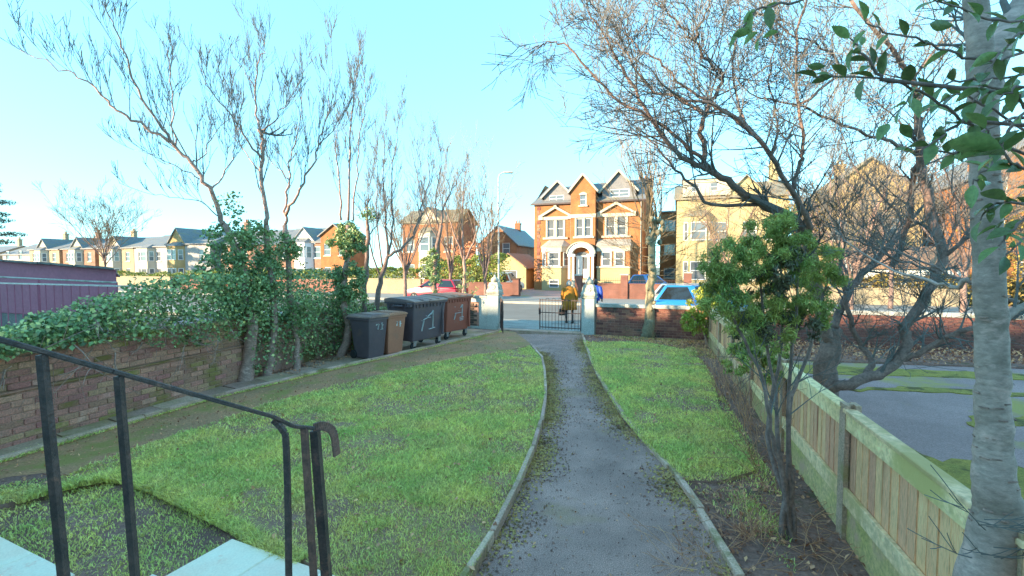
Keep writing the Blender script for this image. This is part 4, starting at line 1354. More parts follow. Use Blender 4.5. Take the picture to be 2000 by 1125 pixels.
# front walls and piers of the far side
def front_wall(label, w0, w1, n=31.9, h=.95, m=m_gwall, piers=(), t_=.22, cope=True):
    t = thing('front_wall', label, 'wall', WN(w0, n), -TH)
    L = w1 - w0
    MB().box(0, L, 0, t_, -.05, h).build('wall', m, t)
    if cope:
        MB().box(-.02, L + .02, -.03, t_ + .03, h + .001, h + .07).build('coping', m, t)
    for p, ph in piers:
        MB().box(p - .23, p + .23, -.12, .34, -.05, ph).build('pier', m, t)
        MB().box(p - .28, p + .28, -.17, .39, ph + .001, ph + .09).build('pier_cap', m_coping if ph > 1.5 else m_brickdark, t)
    return t
front_wall('red brick front wall beside the driveway, behind the lamp post', -15.6, -11.1, piers=((4.3, 1.25),), h=.95)
front_wall('red brick front wall with tall piers, directly in front of the villa', -7.0, .4, piers=((.25, 1.55), (3.35, 1.6), (7.3, 1.75)), h=.98)
rl = thing('wall_railing', 'iron railing of short spikes on the front wall of the villa', 'railing', WN(-7.0, 32.05), -TH)
MB().bar((.5, .0, 1.25), (7.1, .0, 1.25), .03).build('rail', m_iron, rl)
me = MB().tube([Vector((0, 0, 1.03)), Vector((0, 0, 1.42))], [.012, .008], 4).mesh('bar', m_iron)
for k in range(44):
    if abs(.5 + k * .15 - 3.35) > .3:
        put('bar', me, rl, (.5 + k * .15, 0, 0))
front_wall('cream and red front wall right of the villa, behind the blue car', .9, 14, h=.9, m=m_buffwall)
front_wall('long low red brick wall under a hedge, far left beyond the road', -46, -27.5, h=1.0, m=m_brickred)
front_wall('sunlit buff wall beyond the road, seen between the ivy-clad trunks', -27, -19.2, h=1.15, m=m_buffwall)
front_wall('pale front wall farthest away, at the left end of the street', -90, -47.5, h=1.1, m=m_buffwall)
front_wall('orange brick wall beyond the road, under the golden hedge', -18.9, -16.0, h=1.1, m=m_house2)

# ---- neighbours along the far side
simple_house('brick_block', 'broad orange brick house behind the sunlit trees, left of the lamp post', -27.7, 42.5, 6.4, 4.5, 6.9, 8.2, m_house2, m_slatewarm, (.9, 5.4), 2, 'x', bay=(3.1, 2.3, 2), z0=.9, fh=2.8, gables=((3.1, 3.0, 8.3),), trim=m_stone)
simple_house('brick_house', 'brown brick house with grey slate roof side on, left of the tall villa', -22.6, 51, 4.6, 10, 4.9, 7.0, m_house2, m_slate, (1.1, 3.3), 2, 'y', chim=((2.3, 7, 6.7, 7.8),), wsz=(.9, 1.3), z0=.9, fh=2.7)
simple_house('garage', 'cream gabled garage with brown tiled roof, beside the villa driveway', -17.8, 43.0, 3.6, 6.5, 2.2, 3.5, m_creamwall, m_clay, (1.7,), 1, 'y', wsz=(1.9, 1.7), z0=.1, cat='garage')
simple_house('lean_to', 'dark red brick outbuilding with tiled roof, between garage and villa', -14.1, 46.5, 1.6, 4, 2.5, 4.0, m_house, m_clay, (1.3,), 1, 'x', wsz=(.8, 1.0), z0=.9, cat='outbuilding')
simple_house('brick_flats', 'set-back red brick flats with small white windows, between the villa and the cream house', -2.4, 54, 7.0, 8, 8.2, 8.6, m_house, m_slate, (1.0, 2.6, 5), 3, 'x', wsz=(1.1, 1.1), z0=.9, fh=2.6)
simple_house('cream_house', 'cream rendered house with white attic windows, right of the villa behind the blue car', -.55, 41.8, 8.2, 9, 7.9, 9.6, m_creamwall, m_slatewarm, (1.1, 3.4, 5.5, 7.2), 2, 'x', bay=(1.7, 2.4, 2), chim=((7.8, 4.5, 9, 11),), z0=1.1, fh=3.2, gables=((5.2, 3.0, 9.5),))
d = thing('attic_dormer', 'white attic dormer with two small windows on the cream house roof', 'dormer', WN(-.3, 41.6), -TH)
dm = MB()
carve(dm, .2, 3.8, 7.95, 9.3, [(.9, 1.5, 8.3, 9.0), (2.3, 2.9, 8.3, 9.0)])
dm.quad((.2, 0, 7.95), (.2, 0, 9.3), (.2, 3, 9.3), (.2, 3, 7.95)).quad((3.8, 0, 7.95), (3.8, 3, 7.95), (3.8, 3, 9.3), (3.8, 0, 9.3)).quad((.1, -.2, 9.3), (3.9, -.2, 9.3), (3.9, 3, 9.4), (.1, 3, 9.4))
dm.build('dormer_wall', m_stone, d)
for a, b in ((.9, 1.5), (2.3, 2.9)): window(d, a, b, 8.3, 9.0)
simple_house('yellow_house', 'yellow brick house with gable, seen through bare twigs right of the cream house', 9.5, 41.5, 6.5, 9, 7.4, 10.2, m_yellowbrick, m_slatewarm, (1.4, 4.9), 2, 'y', z0=1.1, fh=3.1, chim=((3.2, 7, 9, 11),))
simple_house('orange_gable_house', 'tall orange brick house with steep gable and chimney, far right behind the bare tree', 18.2, 41.0, 7.5, 9, 8.2, 11.0, m_house, m_slate, (1.6, 5.9), 3, 'y', z0=1.0, fh=2.9, bay=(3.8, 2.4, 2), chim=((1.5, 2.5, 8.6, 12.0), (6.3, 5, 8, 11.5)))
simple_house('corner_house', 'buff brick house at the right edge behind the pale trunk', 29.5, 41, 10, 9, 7.6, 10.2, m_yellowbrick, m_clay, (1.5, 4.6, 8), 2, 'x', z0=1.0, fh=3.0)
simple_house('cottage', 'low white outbuilding seen between the limbs of the bare tree', 9.8, 33.5, 5.2, 4.0, 2.3, 3.4, m_white, m_clay, (1.3, 3.7), 1, 'x', wsz=(.8, .9), z0=.9, cat='outbuilding')
# terrace running off to the left
simple_house('timbered_house', 'half-timbered house with white gable and blue-grey roof, between the ivy-clad trunks', -44.6, 42.5, 6.4, 6, 5.1, 6.8, m_housedark, m_slate, (1.0, 5.6), 2, 'x', bay=(3.8, 2.6, 2), z0=.7, fh=2.45, wsz=(1.0, 1.3), gables=((3.8, 3.2, 6.7),), trim=m_white)
simple_house('gabled_house', 'sunlit orange brick gable house beside the half-timbered one', -38.0, 42.0, 3.8, 3, 5.7, 6.9, m_house, m_slate, (.9, 2.9), 2, 'y', z0=.8, fh=2.6, wsz=(.9, 1.3))
simple_house('stone_house', 'brown house with wide slate roof, hidden behind the ivy of the leftmost trunk', -55.5, 43.2, 10.4, 8, 5.0, 6.9, m_housedark, m_slate, (1.4, 4.6, 8.6), 2, 'x', z0=.7, fh=2.4, wsz=(1.0, 1.3), chim=((.6, 4, 6.3, 8.1),))
simple_house('bay_house', 'yellow stone house with pointed gable and two-storey bay, left of the ivy-clad trunks', -63.6, 42.5, 7.8, 8, 5.2, 6.9, m_greywall, m_slate, (6.2,), 2, 'x', bay=(1.9, 2.8, 2), z0=.6, fh=2.4, gables=((1.9, 3.4, 7.2),), trim=m_yellowbrick, wsz=(.8, 1.35))
simple_house('grey_gable_house', 'pale grey house showing a blank side wall, beyond the gabled yellow bay', -71.8, 43.5, 6.6, 9, 5.0, 6.8, m_greywall, m_slate, (1.3, 4.9), 2, 'x', bay=(3.2, 2.4, 2), z0=.6, fh=2.3, wsz=(.9, 1.3), trim=m_stone)
for k, (a, lab, mm) in enumerate(((-79.5, 'buff terraced house with two pale gables, behind the round bare street tree', m_buffwall), (-88.0, 'brown terraced house just left of the round bare tree', m_housedark), (-96.5, 'cream terraced house over the right end of the plum shed roof', m_buffwall))):
    simple_house('terraced_house', lab, a, 43.5, 7.6, 9, 4.9, 6.6, mm, m_slate, (1.2, 6.3), 2, 'x', bay=(3.6, 2.6, 2), z0=.6, fh=2.3, wsz=(.9, 1.3), gables=((3.6, 3.0, 6.5),), trim=m_stone, chim=((.4, 4.5, 6.2, 7.6),), group='terraced houses far down the street')
simple_house('hipped_house', 'low pale house with grey roof, over the middle of the plum shed', -110, 46, 11, 9, 4.3, 6.2, m_greywall, m_slate, (1.5, 5.2, 9.2), 2, 'x', z0=.7, fh=2.6)
simple_house('distant_house', 'hazy pale house farthest left above the plum shed', -126, 46, 12, 9, 4.2, 6.0, m_buffwall, m_slate, (2, 6, 10), 2, 'x', z0=.7, fh=2.6, chim=((1, 4.5, 5.7, 7.2), (11, 4.5, 5.7, 7.2)))

# ---- the house the picture is taken from, and two unseen blocks added behind it to shade the garden
simple_house('own_house', 'the unseen house whose front door and steps face the garden, kept low and pale to let light in', 8.5, -1.2, 17, 11, 2.9, 5.0, m_creamlight, m_slate, (2.2, 5.4, 11.6, 14.8), 1, 'x', z0=1.0, fh=3.3, door=8.4, rz=math.pi - TH)  # unseen house, made low and pale so more light reaches the garden
simple_house('shade_block', 'tall pale block of flats added behind the house, unseen, to shade the garden', -9, -22, 22, 12, 12.0, 14.55, m_creamlight, m_slate, (2.4, 6.6, 11, 15.4, 19.6), 4, 'x', z0=1.2, fh=2.8, rz=math.pi - TH)
simple_house('shade_block', 'second tall pale block of flats, added farther left, unseen, to shade the garden', -31.2, -22, 26, 12, 12.0, 14.55, m_creamlight, m_slate, (2.4, 7, 13, 19, 23.6), 4, 'x', z0=1.2, fh=2.8, rz=math.pi - TH)

# ---- plum shed and railing next door
so = Vector((-9.7, 11.5, 0))
sh = thing('shed', 'plum painted shed with sagging felt roof, beyond the ivy-topped wall on the left', 'shed', so, -TH)
m = MB()
vs = [(-7, 0, -.05), (0, 0, -.05), (-5.3, 3, -.05), (-12.3, 3, -.05), (-7, 0, 2.44), (0, 0, 2.12), (-5.3, 3, 1.85), (-12.3, 3, 2.15)]
m.add(vs, [(4, 5, 6, 7), (0, 1, 5, 4), (1, 2, 6, 5), (2, 3, 7, 6), (3, 0, 4, 7)])
m.build('wall', m_plum, sh)
r = MB()
for k in range(14):
    x0, x1 = -7.1 + k * .52, -7.1 + (k + 1) * .52 + .02
    f = lambda x: 2.45 + (x + 7) / 7 * -.32
    r.slab((x0, -.16 + nr.uniform(-.03, .03), f(x0) + .05 + nr.uniform(-.02, .02)), (x1, -.16 + nr.uniform(-.03, .03), f(x1) + .05), (x1 - 5.4, 3.1, f(x1) - .25), (x0 - 5.4, 3.1, f(x0) - .25), .05)
r.build('roof', m_felt, sh)
MB().box(-7, 0, -.03, -.002, .9, 1.05).build('batten', m_plum, sh)
MB().box(-7, 0, -.012, -.002, .0, .88).build('lower_boarding', m_felt, sh)
ra, rb_ = Vector((-11.2, 10.1, 0)), Vector((-6.15, 8.15, 0))
rl = thing('yard_railing', 'thin iron railing in front of the plum shed, above the ivy', 'railing', ra, math.atan2(rb_.y - ra.y, rb_.x - ra.x))
L = (rb_ - ra).length
MB().bar((0, 0, 1.84), (L, 0, 1.84), .03).bar((0, 0, .55), (L, 0, .55), .03).build('rail', m_steel, rl)
me = MB().tube([Vector((0, 0, .3)), Vector((0, 0, 1.83))], [.011, .011], 5).mesh('bar', m_plum)
for k in range(20):
    put('bar', me, rl, (k * L / 19, 0, 0))
pr = thing('yard_handrail', 'pale tubular handrail crossing in front of the plum shed', 'handrail', (0, 0, 0))
a, b = at(-60, 538, 11.2), at(228, 552, 9.9)
MB().tube([a, a.lerp(b, .5), b], [.02, .02, .02], 7).build('rail', m_coping, pr)
for p in (a, a.lerp(b, .5), b):
    MB().tube([p, Vector((p.x, p.y, -.05))], [.018, .018], 6).build('post', m_plum, pr)

# ---- lamp post and cars
lp = gnd(974, 586)
lt = thing('street_lamp', 'tall pale street lamp with flat lantern at the far kerb', 'street lamp', (lp.x, lp.y, 0))
hl_ = at(980, 338, lp.y).z
MB().tube([Vector((0, 0, -.1)), Vector((0, 0, 1.3)), Vector((0, 0, 1.32)), Vector((0, 0, hl_ - .35)), Vector((.06, 0, hl_ - .12)), Vector((.22, 0, hl_)), Vector((.42, 0, hl_ + .03))], [.085, .085, .06, .05, .045, .04, .035], 10).build('column', m_lamp, lt, smooth=True)
hd = MB().prism([(.3, -.10), (.7, -.13), (.95, -.09), (.95, .09), (.7, .13), (.3, .10)], hl_, hl_ + .10)
hd.build('lantern', m_lamp, lt, bevel=.02)
MB().box(.42, .9, -.085, .085, hl_ - .015, hl_ - .001).build('lens', m_glass, lt)

def W2(px, d): return ((px - 1000) / F * d, d)
car('parked_car', 'blue hatchback parked by the near kerb behind the red brick wall', (7.95, 18.9, -.1), -TH, m_carblue, L=4.2, H=1.56, group='parked cars')
car('parked_car', 'silver car parked just beyond the blue hatchback, mostly hidden', (9.1, 22.9, -.1), -TH, m_carsilver, L=4.3, group='parked cars')
car('parked_car', 'red car parked behind the ivy-clad trunk, over the brown bins', (*W2(852, 31.0), -.1), R(158), m_carred, L=3.9, group='parked cars')
p = WN(-1.9, 36)
car('parked_car', 'dark blue car standing in front of the villa, behind its wall', (p.x, p.y, 0), -TH, m_carnavy, L=3.9, H=1.62, group='parked cars')
p = WN(-14.3, 37.5)
car('parked_car', 'white car on the driveway in front of the cream garage', (p.x, p.y, 0), R(60), m_carwhite, L=4.0, H=1.7, group='parked cars')
car('parked_car', 'silver estate car seen through the twigs, right of the dark conifer', (*W2(1705, 30), -.1), -TH, m_carsilver, L=4.5, group='parked cars')

# ================================================================== TREES ON THE LEFT
G3 = 'bare trees along the left boundary'
def left_tree(label, base, trunk, limbs, r0, ivy=(), n2=9, L=1.15, lev=2, mb_=None, seed=1, r1=.055):
    rg = random.Random(seed)
    t = thing('bare_tree', label, 'tree', (0, 0, 0), 0, G3)
    mt, mc = MB(), MB()
    P = [Vector((base.x, base.y, -.1))] + PX(trunk)
    rs = [r0 * 1.35, r0] + [r0 + (r1 - r0) * (i + 1) / max(1, len(trunk) - 1) for i in range(len(trunk) - 1)]
    a, b = smooth_path(P, rs, 4, .012, rg)
    mt.tube(a, b, 10)
    for lm in limbs:
        limb(mt, mc, PX(lm[0]), lm[1], lm[2] if len(lm) > 2 else .006, n2=int(1.35 * (lm[3] if len(lm) > 3 else n2)), L=lm[4] if len(lm) > 4 else L, lev=lev, rng=rg, up=.6, jit=.02, spread=.6)
    mt.build('trunk', mb_ or m_barkpale, t, smooth=True)
    mc.build('crown', m_twig, t)
    C = []
    for (px, py, d, rx, rz_, n) in ivy:
        c = at(px, py, d)
        C.append(clumps(n, c, (rx, rx * .9, rz_), 40, .13, .35))
    if C:
        o = put('ivy', leafmesh('ivy', np.concatenate(C), .062, m_ivy, .85, .3, np.array([0, 0, -1]), .5), t)
        tag(o, kind='stuff')
    return t
RMIN = .0036
b1 = gnd(477, 747)
left_tree('leaning bare tree with pale twisted trunk and ivy collar, nearest on the left boundary', b1,
          [(484, 700, 8.95), (494, 640, 8.95), (482, 580, 9.0), (468, 500, 9.1), (440, 440, 9.1)],
          [([(440, 440, 9.1), (430, 425, 9.1), (412, 370, 9.0), (375, 322, 8.9), (343, 285, 8.8), (310, 240, 8.6), (270, 172, 8.4), (245, 105, 8.2), (225, 55, 8.1), (196, 0, 8.0)], .055, .005, 14, 1.2),
           ([(343, 285, 8.8), (300, 257, 8.6), (245, 225, 8.4), (215, 205, 8.3), (180, 165, 8.2), (140, 145, 8.1), (90, 120, 8.0), (38, 97, 7.9)], .034, .005, 10, .9),
           ([(412, 370, 9.0), (440, 335, 9.3), (455, 300, 9.5), (465, 240, 9.6)], .02, .004, 6, .8),
           ([(375, 322, 8.9), (398, 300, 9.2), (420, 260, 9.4), (470, 215, 9.7)], .016, .004, 6, .8),
           ([(343, 285, 8.8), (335, 200, 9.2), (333, 130, 9.4), (325, 95, 9.5)], .018, .004, 8, .8),
           ([(430, 425, 9.1), (395, 395, 8.9), (350, 385, 8.7), (290, 378, 8.6)], .013, .003, 5, .7),
           ([(390, 350, 9.0), (345, 325, 8.8), (300, 305, 8.7), (262, 293, 8.6)], .013, .003, 6, .7),
           ([(468, 520, 9.0), (440, 560, 8.8), (415, 590, 8.6), (395, 640, 8.5)], .022, .006, 3, .5)],
          .115, [(455, 470, 9.0, .42, .55, 1500), (445, 540, 8.9, .5, .5, 1700), (470, 600, 8.9, .4, .3, 700), (452, 400, 9.1, .25, .25, 160)], seed=3)
left_tree('second bare tree from the left, forked above the ivy with a tall wavering limb', gnd(522, 736),
          [(530, 690, 9.35), (536, 620, 9.4), (528, 540, 9.5), (520, 440, 9.5)],
          [([(520, 440, 9.5), (518, 400, 9.5), (509, 330, 9.6), (512, 275, 9.6), (508, 255, 9.6)], .045, .03, 5, .9),
           ([(508, 255, 9.6), (500, 225, 9.7), (497, 170, 9.8), (505, 120, 9.9), (516, 92, 9.9), (508, 65, 9.9)], .026, .004, 9, .8),
           ([(508, 255, 9.6), (535, 240, 9.5), (555, 210, 9.3), (575, 175, 9.2)], .018, .004, 7, .8),
           ([(512, 310, 9.6), (480, 270, 9.3), (450, 225, 9.1), (412, 175, 8.9), (392, 135, 8.8)], .024, .004, 10, .9),
           ([(497, 170, 9.8), (480, 145, 9.8), (455, 112, 9.9)], .01, .003, 4, .6),
           ([(511, 340, 9.6), (480, 300, 9.9), (462, 260, 10.2), (455, 200, 10.4)], .016, .003, 6, .8)],
          .075, [(505, 470, 9.4, .35, .4, 700), (520, 540, 9.4, .4, .5, 900)], seed=5)
left_tree('third bare tree from the left, dividing into two upright limbs', gnd(576, 724),
          [(580, 690, 9.95), (574, 630, 9.95), (566, 560, 10.0), (556, 440, 10.1)],
          [([(556, 440, 10.1), (558, 400, 10.1), (564, 350, 10.1), (568, 310, 10.2), (585, 240, 10.3), (597, 150, 10.4)], .035, .004, 10, .9),
           ([(558, 420, 10.1), (580, 380, 10.0), (605, 335, 9.9), (622, 285, 9.8), (640, 220, 9.7), (648, 110, 9.6)], .036, .004, 12, .95),
           ([(564, 350, 10.1), (545, 330, 10.3), (525, 305, 10.4), (515, 250, 10.5)], .015, .003, 5, .7),
           ([(545, 490, 10.0), (520, 510, 9.8), (500, 530, 9.6)], .022, .008, 2, .5),
           ([(622, 285, 9.8), (660, 240, 9.7), (690, 180, 9.6)], .013, .003, 6, .8)],
          .065, [(560, 500, 10.0, .32, .5, 900), (590, 610, 9.9, .45, .5, 900)], seed=8)
left_tree('forked tree with a thick mop of ivy, next to the charcoal wheelie bin', gnd(662, 698),
          [(680, 650, 11.3), (672, 590, 11.3), (676, 520, 11.3), (680, 440, 11.3)],
          [([(666, 430, 11.3), (662, 360, 11.3), (656, 300, 11.4), (655, 250, 11.5)], .03, .006, 8, .7),
           ([(680, 430, 11.3), (682, 340, 11.3), (684, 250, 11.3), (690, 180, 11.2), (700, 118, 11.2)], .034, .004, 14, .75),
           ([(690, 430, 11.3), (697, 340, 11.2), (704, 260, 11.1), (712, 190, 11.0), (708, 112, 11.0)], .024, .003, 12, .75),
           ([(652, 690, 11.5), (652, 640, 11.6), (650, 590, 11.7)], .05, .03, 1, .5)],
          .085, [(680, 470, 11.3, .45, .42, 3600), (680, 550, 11.3, .42, .5, 2600), (690, 610, 11.4, .5, .5, 1000)], seed=11, r1=.05)
left_tree('many-stemmed bare tree rising behind the charcoal wheeled container', at(735, 690, 12.9),
          [(736, 600, 12.9), (745, 540, 12.9), (758, 500, 12.9)],
          [([(758, 500, 12.9), (752, 420, 12.9), (748, 330, 13.0), (752, 240, 13.0)], .04, .004, 12, .9),
           ([(758, 500, 12.9), (768, 430, 13.0), (765, 340, 13.1), (775, 260, 13.1), (780, 215, 13.1)], .035, .004, 12, .9),
           ([(750, 530, 12.9), (735, 440, 13.0), (738, 350, 13.1), (735, 290, 13.1)], .03, .004, 10, .9),
           ([(758, 500, 12.9), (790, 480, 13.1), (815, 440, 13.3), (825, 395, 13.5), (840, 340, 13.8), (830, 290, 14.0)], .045, .004, 14, 1.0),
           ([(745, 540, 12.9), (722, 480, 12.7), (715, 400, 12.6), (725, 330, 12.6)], .03, .004, 8, .9)],
          .075, [], n2=10, seed=13, mb_=m_bark, r1=.05)
left_tree('slim dark trunk with sparse twigs between the ivy mop and the many-stemmed tree', at(712, 700, 12.2),
          [(712, 600, 12.2), (716, 520, 12.2), (718, 450, 12.2)],
          [([(718, 450, 12.2), (716, 420, 12.2), (722, 390, 12.3)], .05, .012, 4, .6), ([(716, 470, 12.2), (735, 440, 12.3), (745, 400, 12.4)], .02, .004, 5, .7)],
          .06, [(715, 420, 12.2, .3, .12, 200)], seed=17, mb_=m_bark)
left_tree('ivy-clad tree with forked bare limbs, behind the brown container at the corner', at(850, 668, 15.8),
          [(850, 600, 15.8), (848, 540, 15.8), (855, 480, 15.8), (862, 440, 15.8)],
          [([(862, 440, 15.8), (868, 400, 15.9), (890, 360, 16.2), (905, 330, 16.4)], .04, .006, 8, .9),
           ([(858, 450, 15.8), (850, 390, 15.8), (862, 320, 15.8), (858, 280, 15.8)], .03, .004, 10, 1.0),
           ([(855, 470, 15.8), (830, 410, 15.6), (815, 350, 15.5), (810, 300, 15.4)], .03, .004, 10, 1.0)],
          .08, [(848, 530, 15.8, .26, .85, 1500)], seed=19, mb_=m_bark)
t7 = left_tree('sunlit many-twigged tree with mossy forked stem, left of the gate pillar', at(905, 652, 17.6),
          [(906, 590, 17.6), (908, 540, 17.6), (906, 500, 17.6)],
          [([(906, 500, 17.6), (902, 440, 17.6), (905, 380, 17.7), (915, 320, 17.8)], .05, .004, 12, 1.2),
           ([(906, 510, 17.6), (930, 460, 17.7), (940, 400, 17.9), (950, 330, 18.0)], .04, .004, 12, 1.1),
           ([(906, 510, 17.6), (885, 450, 17.4), (870, 400, 17.3), (868, 330, 17.2)], .04, .004, 12, 1.1)],
          .09, [(912, 560, 17.5, .35, .7, 500)], seed=23)
for ch in t7.children:
    if ch.name.startswith('crown'):
        ch.data.materials[0] = m_twigwarm

# ivy heaped on the wall and hanging down behind the trunks
def along(n, y0, y1, zf, off, dep):
    y = nr.uniform(y0, y1, n)
    zl, zh = zf(y)
    z = zl + (zh - zl) * nr.uniform(0, 1, n) ** .8
    x = WALL0.x + (y - WALL0.y) * WDIR.x / WDIR.y
    dx = off + nr.uniform(-dep, dep, n)
    return np.stack([x + dx, y - dx * .27, z], 1)
def _n1(y, s=1.3):
    return np.array([mnoise.noise(Vector((a * s, 3.3, .2))) for a in y])
zt_ = lambda y: (1.10 + .16 * _n1(y, 2.2) - .22 * np.clip((y - 6.6) / 1.5, 0, 1), np.interp(y, [4.2, 5.2, 6.2, 7.2, 8.2, 9.6], [1.25, 1.38, 1.62, 1.95, 2.05, 2.0]) + .12 * _n1(y, 3.1))
zh_ = lambda y: (.08 + .1 * _n1(y), np.interp(y, [8.8, 10, 12, 14, 16.3], [1.95, 1.85, 1.35, .95, .8]) + .12 * _n1(y, 2.4))
C = np.concatenate([along(10500, 4.0, 9.6, zt_, .05, .34), along(11500, 8.9, 15.6, zh_, .10, .26), along(3000, 9.0, 12.2, lambda y: (.9 + 0 * y, 2.1 + .2 * _n1(y)), -.3, .4)])
iv = put('ivy', leafmesh('ivy', C, .060, m_ivy, .85, .5, np.array([.5, -.2, -.7]), .7, nrm=np.array([.7, -.3, .3])))
tag(iv, 'thick green ivy heaped along the left boundary wall and hanging behind the trunks', 'ivy', kind='stuff')
C = np.concatenate([along(2300, 4.0, 9.2, lambda y: (1.15 + 0 * y, zt_(y)[1] + .05), .12, .3), along(2100, 9.2, 15.8, zh_, .17, .25)])
iv2 = put('pale_ivy', leafmesh('pale_ivy', C, .055, m_ivylight, .85, .8, np.array([.5, -.2, -.7]), .5, nrm=np.array([.7, -.3, .6])))
tag(iv2, 'paler young leaves among the wall ivy on the left boundary', 'ivy', kind='stuff')
mb = MB()                                               # woody stems hanging from the ivy
for k in range(60):
    y = rnd.uniform(4.6, 14)
    p = Vector((wallx(y) + rnd.uniform(.06, .22), y, rnd.uniform(.9, 1.5)))
    twig(mb, p, Vector((rnd.gauss(.5, .4), rnd.gauss(-.2, .8), rnd.gauss(-.5, .5))), rnd.uniform(.3, .9), rnd.uniform(.005, .014), 1, rnd, -.2)
limb(mb, mb, PX([(330, 645, 7.9), (360, 655, 7.85), (395, 675, 7.8), (425, 665, 7.85), (420, 690, 7.8)]), .02, .008, 3, .3, 1)
tag(mb.build('ivy_stems', m_barkpale), 'bare woody stems trailing out of the wall ivy', 'stem', kind='stuff')

# ================================================================== RIGHT-HAND GARDEN TREES
RMIN = .005
rg = random.Random(31)
pt = thing('pollarded_tree', 'pollarded street tree with knobbly trunk, growing against the red brick wall', 'tree')
mt, mc = MB(), MB()
b = gnd(1266, 656)
P = [Vector((b.x, b.y, -.1))] + PX([(1266, 650, 14.5), (1268, 610, 14.55), (1272, 560, 14.6), (1273, 500, 14.6), (1277, 455, 14.6), (1278, 430, 14.6)])
a_, b_ = smooth_path(P, [.30, .20, .145, .13, .115, .11, .09], 4, .02, rg)
mt.tube(a_, b_, 12)
for k in range(15):
    p = at(1278 + rg.uniform(-16, 22), 440 + rg.uniform(-22, 35), 14.6 + rg.uniform(-.25, .25))
    mt.lathe([(.02, -.09), (.075, -.04), (.085, .02), (.05, .08), (.01, .1)], p, 7)
for k in range(9):
    p = at(1271 + rg.uniform(-8, 8), 500 + k * 13, 14.42 + rg.uniform(-.1, .1))
    mt.lathe([(.01, -.06), (.05, -.03), (.055, .02), (.01, .06)], p, 7)
for k in range(24):
    p = at(1276 + rg.uniform(-18, 20), 440 + rg.uniform(-15, 35), 14.6 + rg.uniform(-.2, .2))
    twig(mc, p, Vector((rg.gauss(0, .16), rg.gauss(0, .16), 1)), rg.uniform(1.2, 3.0), rg.uniform(.012, .026), 2, rg, .5, .35, 3)
for k in range(26):
    p = at(1274 + rg.uniform(-10, 16), rg.uniform(430, 540), 14.6)
    twig(mc, p, Vector((rg.choice((-1, 1)) * rg.uniform(.5, 1), rg.gauss(0, .6), rg.uniform(-.1, .5))), rg.uniform(.6, 1.6), .012, 2, rg, .3, .6, 3)
mt.build('trunk', m_barkpoll, pt, smooth=True)
mc.build('crown', m_twigwarm, pt)

RMIN = .0028
rg = random.Random(37)
gt = thing('spreading_tree', 'wide spreading bare tree with dark crooked limbs, rooted behind the timber fence', 'tree')
mt, mc = MB(), MB()
bk, bt_ = MB(), None
def lb(pts, r0, r1, n2=9, L=.9, lev=2, d=None, **k):
    limb(mt, mc, PX(pts, d), r0 * .88, r1, n2=int(n2 * 1.7), L=L * .95, lev=lev, rng=rg, up=.12, jit=.014, kids_=4, **k)
base = Vector((4.95, 7.3, -.1))
P = [base] + PX([(1612, 740, 7.3), (1618, 690, 7.25), (1628, 640, 7.2)])
mt.tube(*smooth_path(P, [.22, .17, .15, .12], 4, .012, rg), 11)
lb([(1628, 640, 7.2), (1642, 600, 7.3), (1672, 550, 7.5), (1700, 520, 7.7), (1745, 470, 7.9), (1772, 440, 8.0)], .075, .04, 7, .9)
lb([(1622, 670, 7.2), (1605, 610, 7.0), (1592, 540, 6.8), (1566, 445, 6.4), (1511, 409, 6.1)], .10, .062, 6, .8)
lb([(1511, 409, 6.1), (1444, 369, 5.8), (1400, 342, 5.7), (1370, 324, 5.6), (1320, 297, 5.5), (1270, 231, 5.4), (1228, 153, 5.3), (1185, 82, 5.2), (1149, 21, 5.1)], .062, .006, 20, 1.0)
lb([(1400, 342, 5.7), (1377, 313, 5.6), (1370, 249, 5.5), (1384, 213, 5.5), (1409, 160, 5.5), (1405, 142, 5.4), (1373, 110, 5.3), (1356, 82, 5.2), (1320, 39, 5.0), (1280, 5, 4.9)], .042, .006, 18, .9)
lb([(1356, 82, 5.2), (1377, 25, 5.2), (1398, -20, 5.2)], .02, .006, 5, .7)
lb([(1377, 313, 5.6), (1316, 263, 5.5), (1249, 220, 5.4), (1178, 171, 5.3), (1121, 103, 5.2), (1082, 80, 5.2), (1060, 90, 5.2), (1035, 98, 5.2)], .028, .004, 12, .7)
lb([(1384, 220, 5.5), (1334, 199, 5.6), (1263, 164, 5.7), (1213, 92, 5.8), (1188, 68, 5.8), (1199, 15, 5.9)], .028, .005, 12, .8)
lb([(1498, 292, 5.4), (1462, 249, 5.3), (1398, 210, 5.2), (1338, 167, 5.1), (1284, 121, 5.0), (1249, 96, 5.0), (1210, 36, 4.9)], .03, .005, 13, .8)
lb([(1500, 400, 6.1), (1391, 398, 5.9), (1356, 363, 5.8), (1320, 334, 5.8), (1292, 302, 5.8), (1263, 270, 5.8), (1200, 252, 5.8), (1153, 245, 5.8)], .03, .004, 10, .7)
lb([(1592, 540, 6.8), (1582, 480, 6.4), (1578, 431, 6.0), (1547, 373, 5.7), (1507, 302, 5.4), (1453, 244, 5.2), (1400, 209, 5.0), (1330, 190, 4.9)], .058, .012, 13, .9)
lb([(1547, 373, 5.7), (1562, 320, 5.6), (1569, 284, 5.5), (1560, 204, 5.4), (1556, 89, 5.3), (1578, -10, 5.2)], .03, .012, 12, .9)
lb([(1560, 204, 5.4), (1640, 138, 5.6), (1591, 84, 5.5), (1555, 71, 5.4), (1500, 20, 5.4)], .02, .006, 9, .8)
lb([(1462, 249, 5.3), (1440, 200, 5.5), (1432, 120, 5.6), (1445, 40, 5.7), (1440, -10, 5.8)], .02, .005, 9, .9)
lb([(1507, 302, 5.4), (1520, 240, 5.8), (1500, 160, 6.0), (1515, 80, 6.2), (1490, 0, 6.3)], .02, .005, 9, .9)
